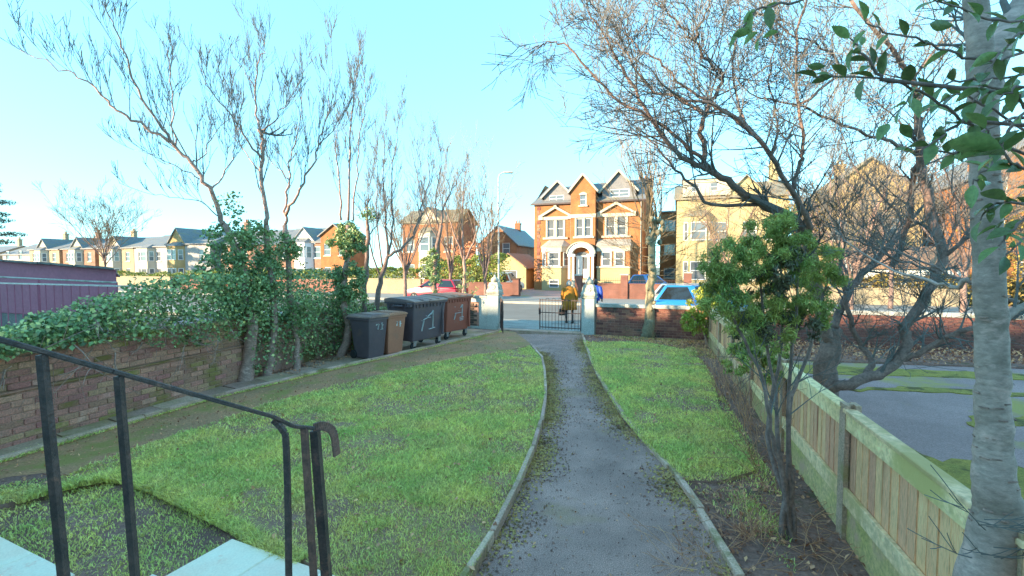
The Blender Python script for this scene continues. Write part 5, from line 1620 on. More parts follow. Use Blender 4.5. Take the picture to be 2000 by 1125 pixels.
lb([(1740, 90, 6.2), (1700, 130, 6.0), (1640, 150, 5.8), (1560, 120, 5.6)], .016, .004, 9, .9)
lb([(1782, 160, 6.4), (1830, 90, 6.5), (1870, 20, 6.6)], .02, .006, 9, .9)
lb([(1797, 290, 6.7), (1740, 220, 6.9), (1690, 180, 7.1), (1650, 100, 7.2)], .018, .005, 10, 1.0)
lb([(1772, 440, 8.0), (1720, 380, 8.1), (1670, 330, 8.2), (1640, 240, 8.3)], .03, .006, 11, 1.1)
lb([(1655, 590, 7.2), (1640, 500, 7.4), (1650, 420, 7.5), (1630, 340, 7.6)], .022, .006, 11, 1.1)
lb([(1838, 512, 6.8), (1870, 420, 7.0), (1860, 330, 7.2), (1880, 240, 7.3)], .022, .006, 10, 1.1)
# dark curved limb sweeping low over the fence
lb([(1615, 760, 7.25), (1650, 752, 7.0), (1700, 738, 6.9), (1750, 708, 6.8), (1771, 675, 6.8), (1768, 640, 6.8), (1798, 592, 6.8), (1838, 512, 6.8), (1822, 430, 6.8), (1800, 330, 6.8)], .095, .06, 5, .7)
lb([(1800, 330, 6.8), (1795, 250, 6.6), (1782, 160, 6.4), (1740, 90, 6.2), (1662, 0, 6.0)], .06, .02, 10, .9)
lb([(1760, 700, 6.8), (1800, 688, 6.6), (1850, 655, 6.4), (1900, 640, 6.2), (1990, 612, 6.0)], .055, .03, 6, .8)
lb([(1690, 742, 6.9), (1700, 702, 7.1), (1672, 655, 7.2), (1655, 590, 7.2), (1640, 530, 7.2)], .06, .03, 5, .8)
lb([(1740, 520, 7.4), (1772, 450, 7.2), (1780, 360, 7.0), (1797, 310, 6.8)], .045, .04, 5, .9)
lb([(1842, 500, 6.8), (1880, 470, 6.6), (1905, 450, 6.5), (1990, 380, 6.3)], .04, .012, 8, .9)
lb([(1800, 300, 6.8), (1740, 278, 6.4), (1689, 262, 6.2), (1600, 222, 5.9), (1533, 200, 5.7), (1480, 190, 5.6)], .032, .008, 12, .8)
lb([(1830, 530, 6.8), (1760, 510, 6.4), (1700, 480, 6.1), (1655, 465, 5.9), (1620, 420, 5.8)], .022, .006, 8, .8)
lb([(1990, 590, 4.8), (1880, 545, 5.2), (1780, 500, 5.6), (1670, 462, 6.0)], .025, .008, 8, .8)
lb([(1850, 670, 6.6), (1830, 610, 6.7), (1740, 560, 6.9), (1640, 560, 7.0)], .014, .005, 7, .8)
for k in range(46):                                     # lower tangle of thin shoots
    p = at(rg.uniform(1540, 1900), rg.uniform(430, 690), rg.uniform(6.2, 8.2))
    twig(mc, p, Vector((rg.gauss(0, 1), rg.gauss(0, .7), rg.uniform(-.2, 1))), rg.uniform(.7, 1.6), .008, 2, rg, .2, .9, 3)
mt.build('trunk', m_bark, gt, smooth=True)
mc.build('crown', m_twig, gt)

# tall smooth-barked tree by the fence, close to the camera
RMIN = .0020
rg = random.Random(41)
st_ = thing('smooth_trunk_tree', 'tall grey smooth-barked tree close by the fence at the right edge', 'tree')
mt, mc = MB(), MB()
P = [Vector((2.02, 2.0, -.1)), Vector((2.0, 2.0, .35))] + PX([(1947, 1040, 2.0), (1942, 950, 2.0), (1940, 850, 2.0), (1938, 750, 2.0), (1935, 620, 2.0), (1930, 500, 2.0), (1925, 380, 2.0), (1922, 260, 2.0), (1915, 140, 2.0), (1905, 0, 2.0), (1890, -200, 2.05)])
rs = [.145, .115, .092, .075, .062, .057, .054, .052, .050, .048, .045, .040, .034]
mt.tube(*smooth_path(P, rs, 6, .0025, rg), 18)
limb(mt, mc, PX([(1918, 210, 2.0), (1945, 110, 2.05), (1985, 20, 2.15), (2040, -90, 2.3)]), .055, .03, 4, .6, 2, rg, .2, 5, .004)
limb(mt, mc, PX([(1932, 640, 2.0), (1975, 610, 2.05), (2030, 580, 2.1)]), .022, .015, 2, .4, 1, rg, .2, 4, .004)
limb(mt, mc, PX([(1890, 545, 1.98), (1860, 560, 2.1), (1800, 545, 2.4), (1730, 520, 2.9), (1650, 470, 3.4)]), .012, .004, 6, .5, 1, rg, .2, 4, .004)
for k in range(12):
    p = at(rg.uniform(1890, 1990), rg.uniform(1010, 1110), 1.9)
    twig(mc, p, Vector((rg.gauss(0, 1), rg.gauss(-.3, .3), rg.uniform(0, .9))), rg.uniform(.15, .4), .003, 1, rg, .2)
m_barksmooth = M('smooth_bark', (.26, .275, .25), (.15, .165, .14), 2.6, .75, .9, 24, stretch=(1, 1, 1.9), c3=(.36, .36, .33), s3=7, t3=(.56, .70), dist=.006, fine=.3)
mt.build('trunk', m_barksmooth, st_, smooth=True)
mc.build('crown', m_twig, st_)
lent = MB()                                             # raised bark scars
for k in range(70):
    z = rnd.uniform(.3, 2.9)
    a = rnd.uniform(math.pi * .8, math.pi * 1.9)
    i = min(range(len(P)), key=lambda q: abs(P[q].z - z))
    rr = rs[i] * .99
    c = P[i] + Vector((math.cos(a) * rr, math.sin(a) * rr, z - P[i].z))
    lent.bar(c + Vector((math.sin(a), -math.cos(a), 0)) * .016, c - Vector((math.sin(a), -math.cos(a), 0)) * .016, .006, .006)
tag(lent.build('bark_scar', m_barkpale, st_), kind='stuff')

# camellia hanging into the view: each glossy leaf is a piece
cm = thing('camellia', 'glossy dark green camellia sprays hanging across the top right corner', 'shrub')
mb = MB()
lv = bmesh.new()
prof = [(0, .0), (.12, .19), (.3, .36), (.5, .40), (.7, .31), (.86, .16), (1, 0)]
ve = []
for t, w in prof:
    z = -.18 * (t - .45) ** 2
    ve.append((lv.verts.new((t, -w * .52, z + w * .26)), lv.verts.new((t, 0, z)), lv.verts.new((t, w * .52, z + w * .26))) if w else (lv.verts.new((t, 0, z)),))
for a, b in zip(ve, ve[1:]):
    if len(a) == 1:
        lv.faces.new((a[0], b[1], b[0])); lv.faces.new((a[0], b[2], b[1]))
    elif len(b) == 1:
        lv.faces.new((a[0], a[1], b[0])); lv.faces.new((a[1], a[2], b[0]))
    else:
        lv.faces.new((a[0], a[1], b[1], b[0])); lv.faces.new((a[1], a[2], b[2], b[1]))
leafme = bpy.data.meshes.new('leaf')
lv.to_mesh(leafme); lv.free()
leafme.materials.append(m_camellia)
leafme.polygons.foreach_set('use_smooth', [True] * len(leafme.polygons))
def leaf(p, d, size, roll=None, droop=0.0):
    d = Vector(d).normalized()
    q = d.to_track_quat('X', 'Z').to_matrix().to_4x4()
    q = q @ Matrix.Rotation(rnd.uniform(-1.1, 1.1) if roll is None else roll, 4, 'X')
    o = put('leaf', leafme, cm)
    o.matrix_local = Matrix.Translation(p) @ q @ Matrix.Scale(size, 4)
stem0 = Vector((2.6, 1.5, .0))
mb.tube(*smooth_path([stem0, Vector((2.5, 1.55, 1.0)), Vector((2.3, 1.6, 2.0)), Vector((2.1, 1.55, 2.9)), Vector((1.9, 1.5, 3.6))], [.05, .045, .038, .03, .02], 4, .01), 8)
sprays = [([(2070, 300, 1.2), (2005, 330, 1.18), (1960, 300, 1.17), (1925, 250, 1.16)], 9, .07),
          ([(2070, 90, 1.5), (2000, 60, 1.45), (1960, 100, 1.42), (1925, 140, 1.4)], 8, .075),
          ([(2060, 480, 1.5), (2000, 470, 1.45), (1965, 500, 1.42)], 5, .07),
          ([(1980, 230, 1.7), (1900, 270, 1.65), (1850, 300, 1.6), (1780, 270, 1.58)], 11, .075),
          ([(2070, 150, 1.35), (1990, 230, 1.32), (1930, 330, 1.3), (1900, 360, 1.3)], 9, .07),
          ([(2060, 360, 1.3), (1985, 440, 1.28), (1950, 480, 1.27)], 6, .07),
          ([(2060, 130, 2.0), (1960, 150, 1.85), (1860, 160, 1.75), (1780, 190, 1.68), (1735, 240, 1.62)], 14, .085),
          ([(2060, 20, 1.9), (1950, 40, 1.75), (1860, 10, 1.65), (1790, -10, 1.6)], 10, .085),
          ([(2060, 200, 1.25), (2000, 170, 1.22), (1955, 190, 1.2)], 7, .075),
          ([(1720, 155, 1.4), (1690, 110, 1.4), (1660, 75, 1.4)], 5, .065),
          ([(2060, 330, 1.75), (1960, 285, 1.62), (1880, 235, 1.52), (1800, 185, 1.45), (1720, 155, 1.4), (1640, 150, 1.38), (1595, 150, 1.36)], 15, .075),
          ([(2070, 60, 1.7), (1980, 110, 1.6), (1900, 120, 1.5), (1820, 85, 1.45), (1740, 65, 1.42), (1690, 40, 1.4)], 11, .07),
          ([(2070, -60, 1.75), (1860, -50, 1.5), (1700, -30, 1.4), (1560, 0, 1.35), (1490, 15, 1.32), (1450, 55, 1.3)], 9, .07),
          ([(2070, 420, 1.5), (1990, 395, 1.42), (1940, 400, 1.38), (1915, 430, 1.36)], 9, .075),
          ([(2060, 250, 1.55), (1990, 200, 1.45), (1930, 165, 1.4), (1900, 200, 1.38)], 9, .08),
          ([(2060, 300, 1.9), (1960, 225, 1.8), (1880, 185, 1.72), (1835, 200, 1.7)], 9, .085),
          ([(1880, 235, 1.52), (1830, 270, 1.5), (1790, 300, 1.48)], 5, .075)]
for pts, n, sz in sprays:
    P = PX(pts)
    A, B = smooth_path(P, [.0055 - .0035 * i / (len(P) - 1) for i in range(len(P))], 5, .004)
    mb.tube(A, B, 6)
    for k in range(n):
        i = int((.18 + .82 * k / n) * (len(A) - 2))
        t = (A[i + 1] - A[i]).normalized()
        up = t.cross(Vector((0, 1, 0))).normalized()
        s = 1 if k % 2 else -1
        d = t * rnd.uniform(.4, 1) + up * s * rnd.uniform(.3, .9) + Vector((rnd.gauss(0, .2), rnd.gauss(0, .45), rnd.uniform(-.7, .1)))
        leaf(A[i], d, sz * rnd.uniform(.6, 1.2))
    leaf(A[-1], A[-1] - A[-2], sz)
    mb.tube([P[0], P[0].lerp(Vector((2.2, 1.55, P[0].z - .05)), .6), Vector((2.15, 1.56, min(3.3, max(1.2, P[0].z - .1))))], [.0055, .007, .010], 6)
for px, py, d, dx, dz, sz, roll in ((1462, 20, 1.3, .05, -1, .062, 1.4), (1500, 12, 1.3, .1, -1, .066, 1.4), (1470, 60, 1.3, -1, -.25, .06, .9), (1480, 62, 1.3, -.9, -.8, .055, .8), (1520, 62, 1.3, -.8, -.3, .05, .6), (1482, 75, 1.3, -.15, -1, .04, .6),
                                    (1862, 50, 1.4, -1, .05, .075, 1.3), (1612, 130, 1.36, -1, .1, .05, 1.2), (1625, 150, 1.36, -1, -.25, .06, .8), (1790, 165, 1.42, -.3, -1, .07, .6), (1700, 90, 1.4, .15, -1, .07, .5), (1665, 95, 1.4, -.1, -1, .065, .5), (1690, 60, 1.4, -.5, -.7, .065, .9),
                                    (1955, 288, 1.05, -1, .12, .12, .9), (1962, 300, 1.05, -1, -.10, .115, -.2), (1960, 300, 1.2, -.8, -.5, .08, .3), (1950, 440, 1.35, -.9, -.5, .075, .4), (1960, 430, 1.35, -.6, -1, .07, .8), (1965, 390, 1.3, -.8, .2, .09, .5)):
    leaf(at(px, py, d), (dx, rnd.uniform(-.15, .15), dz), sz, roll)
mb.build('branch', m_bark, cm, smooth=True)

# ================================================================== CONIFERS AND SHRUBS BY THE FENCE
def spray_cloud(name, C, m, size, parent, ax=(0, 0, .9), axw=.9, asp=.32):
    o = put(name, leafmesh(name, C, size, m, asp, .1, np.array(ax), axw, .05), parent)
    return tag(o, kind='stuff')
rg = random.Random(43)
cf = thing('conifer_shrub', 'leggy dark green conifer with bare lower stems, in the soil bed by the fence', 'conifer')
mt, mc = MB(), MB()
cb = gnd(1538, 1058)
for top in ([(1532, 950, 3.7), (1520, 860, 3.72), (1512, 760, 3.75), (1495, 640, 3.75), (1480, 520, 3.75)], [(1540, 960, 3.72), (1542, 840, 3.72), (1545, 730, 3.7), (1555, 620, 3.7), (1560, 500, 3.7)],
            [(1528, 930, 3.68), (1505, 840, 3.62), (1490, 740, 3.6), (1440, 640, 3.55), (1410, 560, 3.5)], [(1545, 940, 3.75), (1540, 800, 3.85), (1575, 700, 3.9), (1600, 600, 3.95), (1620, 540, 4.0)],
            [(1535, 980, 3.72), (1500, 850, 3.85), (1520, 720, 3.9), (1530, 600, 3.9), (1525, 470, 3.9)]):
    pp = PX(top)
    limb(mt, mc, [Vector((cb.x + rg.uniform(-.05, .05), cb.y + rg.uniform(-.03, .03), -.05))] + pp, .026, .008, 7, .4, 1, rg, .3, 4, .006, .45)
mt.build('trunk', m_bark, cf, smooth=True)
mc.build('crown', m_twig, cf)
C = []
for px, py, d, r, n in ((1500, 480, 3.75, .26, 2600), (1450, 520, 3.6, .22, 2100), (1560, 500, 3.75, .22, 2000), (1415, 570, 3.5, .17, 1400), (1480, 570, 3.7, .24, 1900), (1545, 580, 3.8, .24, 1900), (1595, 540, 3.95, .19, 1400),
                        (1400, 510, 3.5, .12, 700), (1525, 445, 3.85, .15, 1100), (1580, 600, 3.9, .2, 1100), (1440, 610, 3.55, .16, 900), (1500, 640, 3.7, .2, 900), (1625, 500, 4.0, .1, 300)):
    C.append(clumps(int(n * 1.7), at(px, py, d), (r * 1.12, r, r * .95), 20, .06, .3))
spray_cloud('foliage', np.concatenate(C), m_conifer, .046, cf, asp=.17, axw=.7)
m_brownfol = M('brown_conifer_leaf', (.13, .10, .05), (.09, .09, .04), 4, .6, 0, 20, isl=.4, fine=0)
C = [clumps(500, at(px, py, d), (.16, .16, .14), 12, .06) for px, py, d in ((1500, 560, 3.55), (1555, 640, 3.75), (1470, 640, 3.6), (1530, 520, 3.6))]
spray_cloud('browned_foliage', np.concatenate(C), m_brownfol, .045, cf)
cs = thing('small_conifer', 'small bushy conifer with twiggy base, halfway along the fence behind the leggy one', 'conifer')
mt, mc = MB(), MB()
for k in range(14):
    b = gnd(rg.uniform(1420, 1510), rg.uniform(760, 800))
    limb(mt, mc, [Vector((b.x, b.y, -.03)), b + Vector((rg.gauss(0, .08), 0, .25)), b + Vector((rg.gauss(.0, .15), rg.gauss(0, .1), rg.uniform(.5, .9)))], .010, .004, 4, .3, 1, rg, .3, 4, .006)
mt.build('trunk', m_barkpale, cs)
mc.build('crown', m_twig, cs)
C = [clumps(n, at(px, py, d), (r, r, r), 18, .06) for px, py, d, r, n in ((1470, 670, 5.9, .24, 1500), (1440, 700, 5.8, .2, 1000), (1505, 690, 5.9, .22, 1100), (1520, 735, 5.6, .17, 600), (1455, 650, 6.1, .16, 600))]
spray_cloud('foliage', np.concatenate(C), m_conifer, .055, cs)
lm = thing('lime_shrub', 'yellow-green shrub brightened in colour as if sunlit, on a short twisted stem, in the corner by the fence end', 'shrub')
mt, mc = MB(), MB()
lb0 = gnd(1381, 674)
for pp in ([(1383, 645, 13.0), (1372, 625, 13.0), (1362, 605, 12.9)], [(1380, 640, 13.0), (1386, 615, 13.1), (1390, 590, 13.1)], [(1378, 650, 12.9), (1362, 630, 12.8), (1350, 618, 12.8)], [(1385, 650, 13.1), (1400, 630, 13.1)]):
    limb(mt, mc, [Vector((lb0.x, lb0.y, -.05))] + PX(pp), .05, .02, 4, .4, 1, rg, .3, 4, .01)
mt.build('trunk', m_barkpale, lm, smooth=True)
mc.build('crown', m_twigwarm, lm)
C = [clumps(n, at(px, py, d), (r, r, r), 16, .11) for px, py, d, r, n in ((1362, 610, 12.9, .42, 1500), (1385, 590, 13.1, .36, 1100), (1352, 630, 12.8, .28, 700), (1375, 575, 13.0, .25, 500), (1395, 610, 13.1, .28, 600), (1372, 640, 12.8, .25, 350))]
spray_cloud('foliage', np.concatenate(C), m_lime, .085, lm, asp=.45)
# dead clump and dry twigs in the bed
dc = thing('dead_plant', 'clump of dead straw-coloured stems in the soil bed near the path edging', 'plant')
mb = MB()
b = gnd(1466, 1050)
for k in range(70):
    p = Vector((b.x + rnd.gauss(0, .06), b.y + rnd.gauss(0, .06), 0))
    twig(mb, p, Vector((rnd.gauss(0, .6), rnd.gauss(0, .6), rnd.uniform(.35, 1))), rnd.uniform(.12, .34), .0035, 0, rnd, -.3)
mb.build('stems', m_straw, dc)
dt = MB()
for k in range(230):
    p = gnd(rnd.uniform(1340, 1720), rnd.uniform(840, 1120), .02)
    if p.x > F0.x + (p.y - F0.y) * .3 - .12: continue
    twig(dt, p, Vector((rnd.gauss(0, 1), rnd.gauss(0, 1), rnd.uniform(-.03, .35))), rnd.uniform(.12, .45), .0032, 1, rnd, -.1)
tag(dt.build('fallen_twigs', m_straw), 'dry fallen twigs strewn over the soil bed', 'twigs', kind='stuff')
wb = thing('twiggy_shrub', 'low leafless shrub of thin grey shoots against the fence, beside the small conifer', 'shrub')
mb = MB()
for k in range(38):
    y = rnd.uniform(4.4, 8.5)
    p = Vector((F0.x + (y - F0.y) * .3 - rnd.uniform(.1, .5), y, 0))
    twig(mb, p, Vector((rnd.gauss(-.1, .35), rnd.gauss(0, .3), 1)), rnd.uniform(.3, .9), .005, 2, rnd, .2, .7, 2)
mb.build('stems', m_straw, wb)

# ================================================================== GREENERY ACROSS THE ROAD
def hedge(label, w0, w1, n0, n1, h, m=m_hedge, size=.14, dens=330, name='hedge', z0=.0):
    n = int((w1 - w0) * (n1 - n0 + 2 * h) * dens * .5)
    w, q = nr.uniform(w0, w1, n), nr.uniform(n0, n1, n)
    z = nr.uniform(z0, 1, n) ** .6 * h
    k = nr.integers(0, 3, n)
    q = np.where(k == 0, n0 + nr.uniform(0, .2, n), q)
    z = np.where(k == 1, h - nr.uniform(0, .15, n), z)
    hn = np.array([mnoise.noise(Vector((a * .9, b * .9, 1.7))) for a, b in zip(w, q)])
    z = z * (1 + .28 * hn)
    C = np.stack([CW * w + SW * q, -SW * w + CW * q, z], 1)
    t = thing(name, label, 'hedge')
    spray_cloud('foliage', C, m, size, t, ax=(0, 0, .4), axw=.4, asp=.7)
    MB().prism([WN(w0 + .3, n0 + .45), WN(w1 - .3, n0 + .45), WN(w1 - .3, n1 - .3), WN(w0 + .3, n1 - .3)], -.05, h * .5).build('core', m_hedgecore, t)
    return t
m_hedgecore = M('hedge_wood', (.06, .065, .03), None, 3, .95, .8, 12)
hedge('long clipped hedge behind the low red brick wall, far left', -46, -28, 32.4, 33.6, 1.75)
hedge('sunlit yellow-green hedge beside the half-timbered house', -27.4, -20, 32.5, 33.8, 2.0)
hedge('tall yellow-green hedge behind the red car, in front of the broad brick house', -19.6, -16.0, 32.4, 34.2, 2.7, m_hedge)
hedge('rounded golden-green bush just left of the lamp post', -15.7, -12.6, 32.6, 34.4, 2.9, m_hedge)
hedge('copper-leaved beech hedge behind the golden bush', -19.4, -15.4, 36.5, 38, 4.4, m_dead, .15, 110)
hedge('low dark hedge farthest left above the shed', -92, -47, 32.6, 33.8, 1.5, dens=150)
hedge('golden-leaved thicket in front of the orange gable house, far right', 17, 30, 33.5, 36, 2.6, m_gold, .16, 170)
hedge('low golden hedge right of the blue car, beyond the dark conifer', 6, 16.5, 32.5, 33.6, 1.7, m_gold, .15, 200)
def far_tree(label, px, d, h, r, seed, mt_=m_bark, mtw=m_twigwarm, nl=11, lev=3, rt=.10, fork=.35, gold=0, name='bare_tree'):
    rg = random.Random(seed)
    t = thing(name, label, 'tree', (0, 0, 0))
    p = gnd(px, HOR + CH * F / d)
    mt, mc = MB(), MB()
    top = Vector((p.x, p.y, h * fork))
    mt.tube(*smooth_path([Vector((p.x, p.y, -.1)), p + Vector((0, 0, h * .15)), top], [rt * 1.25, rt, rt * .8], 4, .02, rg), 9)
    ends = []
    for k in range(nl):
        a = 2 * math.pi * (k + rg.random()) / nl
        s = rg.uniform(.35, 1)
        e = Vector((p.x + math.cos(a) * r * s, p.y + math.sin(a) * r * s, h * rg.uniform(.72, 1.0)))
        m_ = top.lerp(e, .5) + Vector((rg.gauss(0, .2), rg.gauss(0, .2), .1 * h * rg.uniform(-.3, 1)))
        limb(mt, mc, [top - Vector((0, 0, rg.uniform(0, h * .12))), m_, e], rt * .5, .012, 9, r * .5, lev - 1, rg, .3, 4, .04)
        ends += [m_, e, m_.lerp(e, .5)]
    mt.build('trunk', mt_, t, smooth=True)
    mc.build('crown', mtw, t)
    if gold:
        C = np.concatenate([clumps(gold // len(ends), e, (r * .35,) * 3, 12, .3) for e in ends])
        tag(put('foliage', leafmesh('foliage', C, .16, m_gold, .6), t), kind='stuff')
    return t
RMIN = .009
far_tree('round-crowned bare street tree glowing in low sun, above the plum shed', 207, 50, 9.2, 4.2, 51, nl=16)
RMIN = .005
far_tree('bare tree with warm twigs, in front of the broad brick house', 792, 27, 6.6, 2.6, 53)
far_tree('slender bare tree with warm twigs, between lamp post and brick house', 948, 29, 7.6, 2.2, 57, fork=.25)
far_tree('pale-stemmed street tree just left of the slim lamp post', 880, 31, 8.0, 2.6, 59, fork=.3)
far_tree('bare street tree in front of the cream house', 1420, 27, 6.5, 2.8, 61)
far_tree('golden-leaved tree left of the orange gable house', 1580, 31, 7.6, 2.4, 63, gold=2600, name='golden_tree')
far_tree('golden-leaved tree right of the pale trunk at the picture edge', 2020, 26, 6.2, 3.0, 67, gold=3200, name='golden_tree')
far_tree('bare twiggy tree in front of the orange gable house', 1740, 24, 7.2, 3.2, 71)
far_tree('dense bare tree behind the spreading one, far right', 1880, 16, 6.2, 2.6, 73, mtw=m_twig)
far_tree('bare tree in the gap right of the conifer', 1660, 15, 5.6, 2.4, 74, mtw=m_twig)
# dark pine at the left edge
pn = thing('pine_tree', 'dark layered pine cut by the left edge of the picture', 'tree')
p = gnd(-45, HOR + CH * F / 52)
mb = MB()
mb.tube([Vector((p.x, p.y, -.1)), Vector((p.x, p.y, 6)), Vector((p.x + .2, p.y, 12.6))], [.4, .3, .08], 8)
C = []
for k in range(30):
    z = 4.6 + 8 * (k / 30) ** .9
    a = k * 2.4
    L = (3.9 - 2.8 * (k / 30)) * rnd.uniform(.8, 1.1)
    e = Vector((p.x + math.cos(a) * L, p.y + math.sin(a) * L, z + .3))
    mb.tube([Vector((p.x, p.y, z)), e], [.09, .03], 5)
    for q in (.5, .75, 1.0):
        c = Vector((p.x, p.y, z + .15)).lerp(e, q)
        C.append(blob(150, c, (.85, .85, .3)))
mb.build('trunk', m_bark, pn)
spray_cloud('crown', np.concatenate(C), m_pine, .26, pn, asp=.3)

# ================================================================== PEOPLE ON THE PAVEMENT
def skin(name, V, E, Rr, m, parent=None, sub=2):
    me = bpy.data.meshes.new(name + '_cage')
    me.from_pydata(V, E, [])
    o = bpy.data.objects.new(name, me)
    COL.objects.link(o)
    o.modifiers.new('s', 'SKIN').use_smooth_shade = True
    if not me.skin_vertices:
        me.skin_vertices.new()
    for i, r in enumerate(Rr):
        rr = r if isinstance(r, tuple) else (r, r)
        me.skin_vertices[0].data[i].radius = rr
        me.skin_vertices[0].data[i].use_root = (i == 0)
    su_ = o.modifiers.new('u', 'SUBSURF')
    su_.levels = su_.render_levels = sub
    dg = bpy.context.evaluated_depsgraph_get()
    nm = bpy.data.meshes.new_from_object(o.evaluated_get(dg))
    nm.name = name
    nm.materials.clear()
    nm.materials.append(m)
    nm.polygons.foreach_set('use_smooth', [True] * len(nm.polygons))
    bpy.data.objects.remove(o)
    bpy.data.meshes.remove(me)
    return put(name, nm, parent)
def loft(rings, m, name, parent, sides=18, fold=0.0, cap=True, seed=0):     # rings: (centre, rx, ry)
    mb = MB()
    rg = random.Random(seed)
    ph = [rg.uniform(0, 6.28) for _ in range(3)]
    for i, (c, rx, ry) in enumerate(rings):
        f = fold * i / max(1, len(rings) - 1)
        for k in range(sides):
            a = 2 * math.pi * k / sides
            w = 1 + f * (math.sin(a * 5 + ph[0]) * .6 + math.sin(a * 8 + ph[1]) * .4)
            mb.v.append((c[0] + math.cos(a) * rx * w, c[1] + math.sin(a) * ry * w, c[2]))
    for i in range(len(rings) - 1):
        for k in range(sides):
            k2 = (k + 1) % sides
            mb.f.append((i * sides + k, i * sides + k2, i * sides + sides + k2, i * sides + sides + k))
    if cap:
        mb.f.append(tuple(range(sides))[::-1])
        mb.f.append(tuple((len(rings) - 1) * sides + k for k in range(sides)))
    return mb.build(name, m, parent, smooth=True)
def hand(parent, w, d, side, m=m_skin):                  # palm with four curled fingers and a thumb, one skin
    w = Vector(w); d = Vector(d).normalized()
    s = d.cross(Vector((0, 1, 0)))
    s = s.normalized() if s.length > .1 else Vector((1, 0, 0))
    f = d.cross(s)
    V, E, Rr = [w, w + d * .04, w + d * .085], [(0, 1), (1, 2)], [(.022, .026), (.034, .020), (.036, .016)]
    for k, L in enumerate((.062, .072, .068, .052)):
        b = w + d * .088 + s * (k - 1.5) * .018
        i = len(V)
        V += [b, b + d * L * .5 + f * .012 * side, b + d * L * .8 + f * .036 * side]
        Rr += [.0095, .0085, .007]
        E += [(2, i), (i, i + 1), (i + 1, i + 2)]
    i = len(V)
    V += [w + d * .03 + s * -.034, w + d * .065 + s * -.052 + f * .01 * side]
    Rr += [.011, .008]
    E += [(1, i), (i, i + 1)]
    return skin('hand', [tuple(v) for v in V], E, Rr, m, parent, 1)
def head(parent, c, yaw, m=m_skin):
    bm = bmesh.new()
    bmesh.ops.create_uvsphere(bm, u_segments=20, v_segments=16, radius=.1)
    for v in bm.verts:
        x, y, z = v.co
        v.co = (x * .78, y * .98, z * 1.18)
        if y < -.03 and z < 0:
            v.co.x *= 1 + z * 2.2
            v.co.y -= .008
        if abs(x) < .022 and y < -.08 and -.04 < z < .02:
            v.co.y -= .022 * (1 - abs(z + .015) / .05)
        if .01 < z < .04 and .02 < abs(x) < .055 and y < -.06:
            v.co.y += .010
    me = bpy.data.meshes.new('head')
    bm.to_mesh(me); bm.free()
    me.materials.append(m)
    me.polygons.foreach_set('use_smooth', [True] * len(me.polygons))
    h = put('head', me, parent, c, yaw)
    for s in (-1, 1):
        MB().lathe([(.004, -.008), (.012, -.004), (.012, .004), (.004, .008)], (s * .032, -.088, .018), 8, 1).build('eye', m_white, h, smooth=True)
        MB().lathe([(.006, -.01), (.024, -.008), (.028, .002), (.014, .01)], (s * .078, .008, -.005), 10, 0).build('ear', m, h, smooth=True)
    MB().box(-.022, .022, -.098, -.088, -.052, -.044).build('mouth', m_tail, h, bevel=.003)
    return h
def hair(parent, c, yaw, m, back=.075, low=-.03):
    bm = bmesh.new()
    bmesh.ops.create_uvsphere(bm, u_segments=20, v_segments=16, radius=.113)
    dele = []
    for v in bm.verts:
        x, y, z = v.co
        if y < -.045 and z < .055: dele.append(v); continue
        if z < low - .06: dele.append(v); continue
        n = mnoise.noise(v.co * 40) * .008
        v.co = (x * (.84 + n * 3), y * (1.02 + n * 3) + .008, z * 1.15)
    bmesh.ops.delete(bm, geom=dele, context='VERTS')
    me = bpy.data.meshes.new('hair')
    bm.to_mesh(me); bm.free()
    me.materials.append(m)
    me.polygons.foreach_set('use_smooth', [True] * len(me.polygons))
    o = put('hair', me, parent, c, yaw)
    sd = o.modifiers.new('t', 'SOLIDIFY')
    sd.thickness = .012
    return o
# person in the mustard coat: seen from behind, walking to the right, stooping a little
pp = at(1112, 634, 17.9)
per = thing('person', 'stooped grey-haired person in a long mustard coat, walking past behind the gate', 'person', (pp.x, pp.y, .021), R(200 - 20))
# local: faces -y, so the back is towards the garden
V = [(0, 0, .86), (0, -.02, 1.05), (0, -.07, 1.26), (0, -.12, 1.38), (0, -.15, 1.45),
     (.10, 0, .82), (.11, -.10, .46), (.11, .0, .09), (.11, -.12, .05),
     (-.10, 0, .82), (-.10, .08, .46), (-.10, .20, .11), (-.10, .10, .05),
     (.20, -.08, 1.30), (.25, -.06, 1.04), (.23, -.16, .84),
     (-.20, -.08, 1.30), (-.26, -.02, 1.04), (-.25, -.06, .82)]
E = [(0, 1), (1, 2), (2, 3), (3, 4), (0, 5), (5, 6), (6, 7), (7, 8), (0, 9), (9, 10), (10, 11), (11, 12), (2, 13), (13, 14), (14, 15), (2, 16), (16, 17), (17, 18)]
Rr = [(.15, .11), (.14, .10), (.16, .11), .06, .055, .085, .055, .036, .034, .085, .055, .036, .034, .06, .045, .03, .06, .045, .03]
skin('body', V, E, Rr, m_trouser, per)
loft([((0, -.13, 1.42), .07, .065), ((0, -.11, 1.38), .13, .09), ((0, -.08, 1.32), .22, .13), ((0, -.05, 1.18), .225, .15), ((0, -.02, 1.0), .215, .155), ((0, .0, .92), .225, .165), ((0, .01, .74), .255, .19), ((0, .02, .52), .285, .215)], m_coat, 'coat', per, 24, .10, seed=2)
MB().lathe([(.222, -.035), (.230, -.03), (.230, .03), (.222, .035)], (0, 0, 0), 24).build('belt', m_coat, per, loc=(0, -.01, .965)).scale = (1, .74, 1)
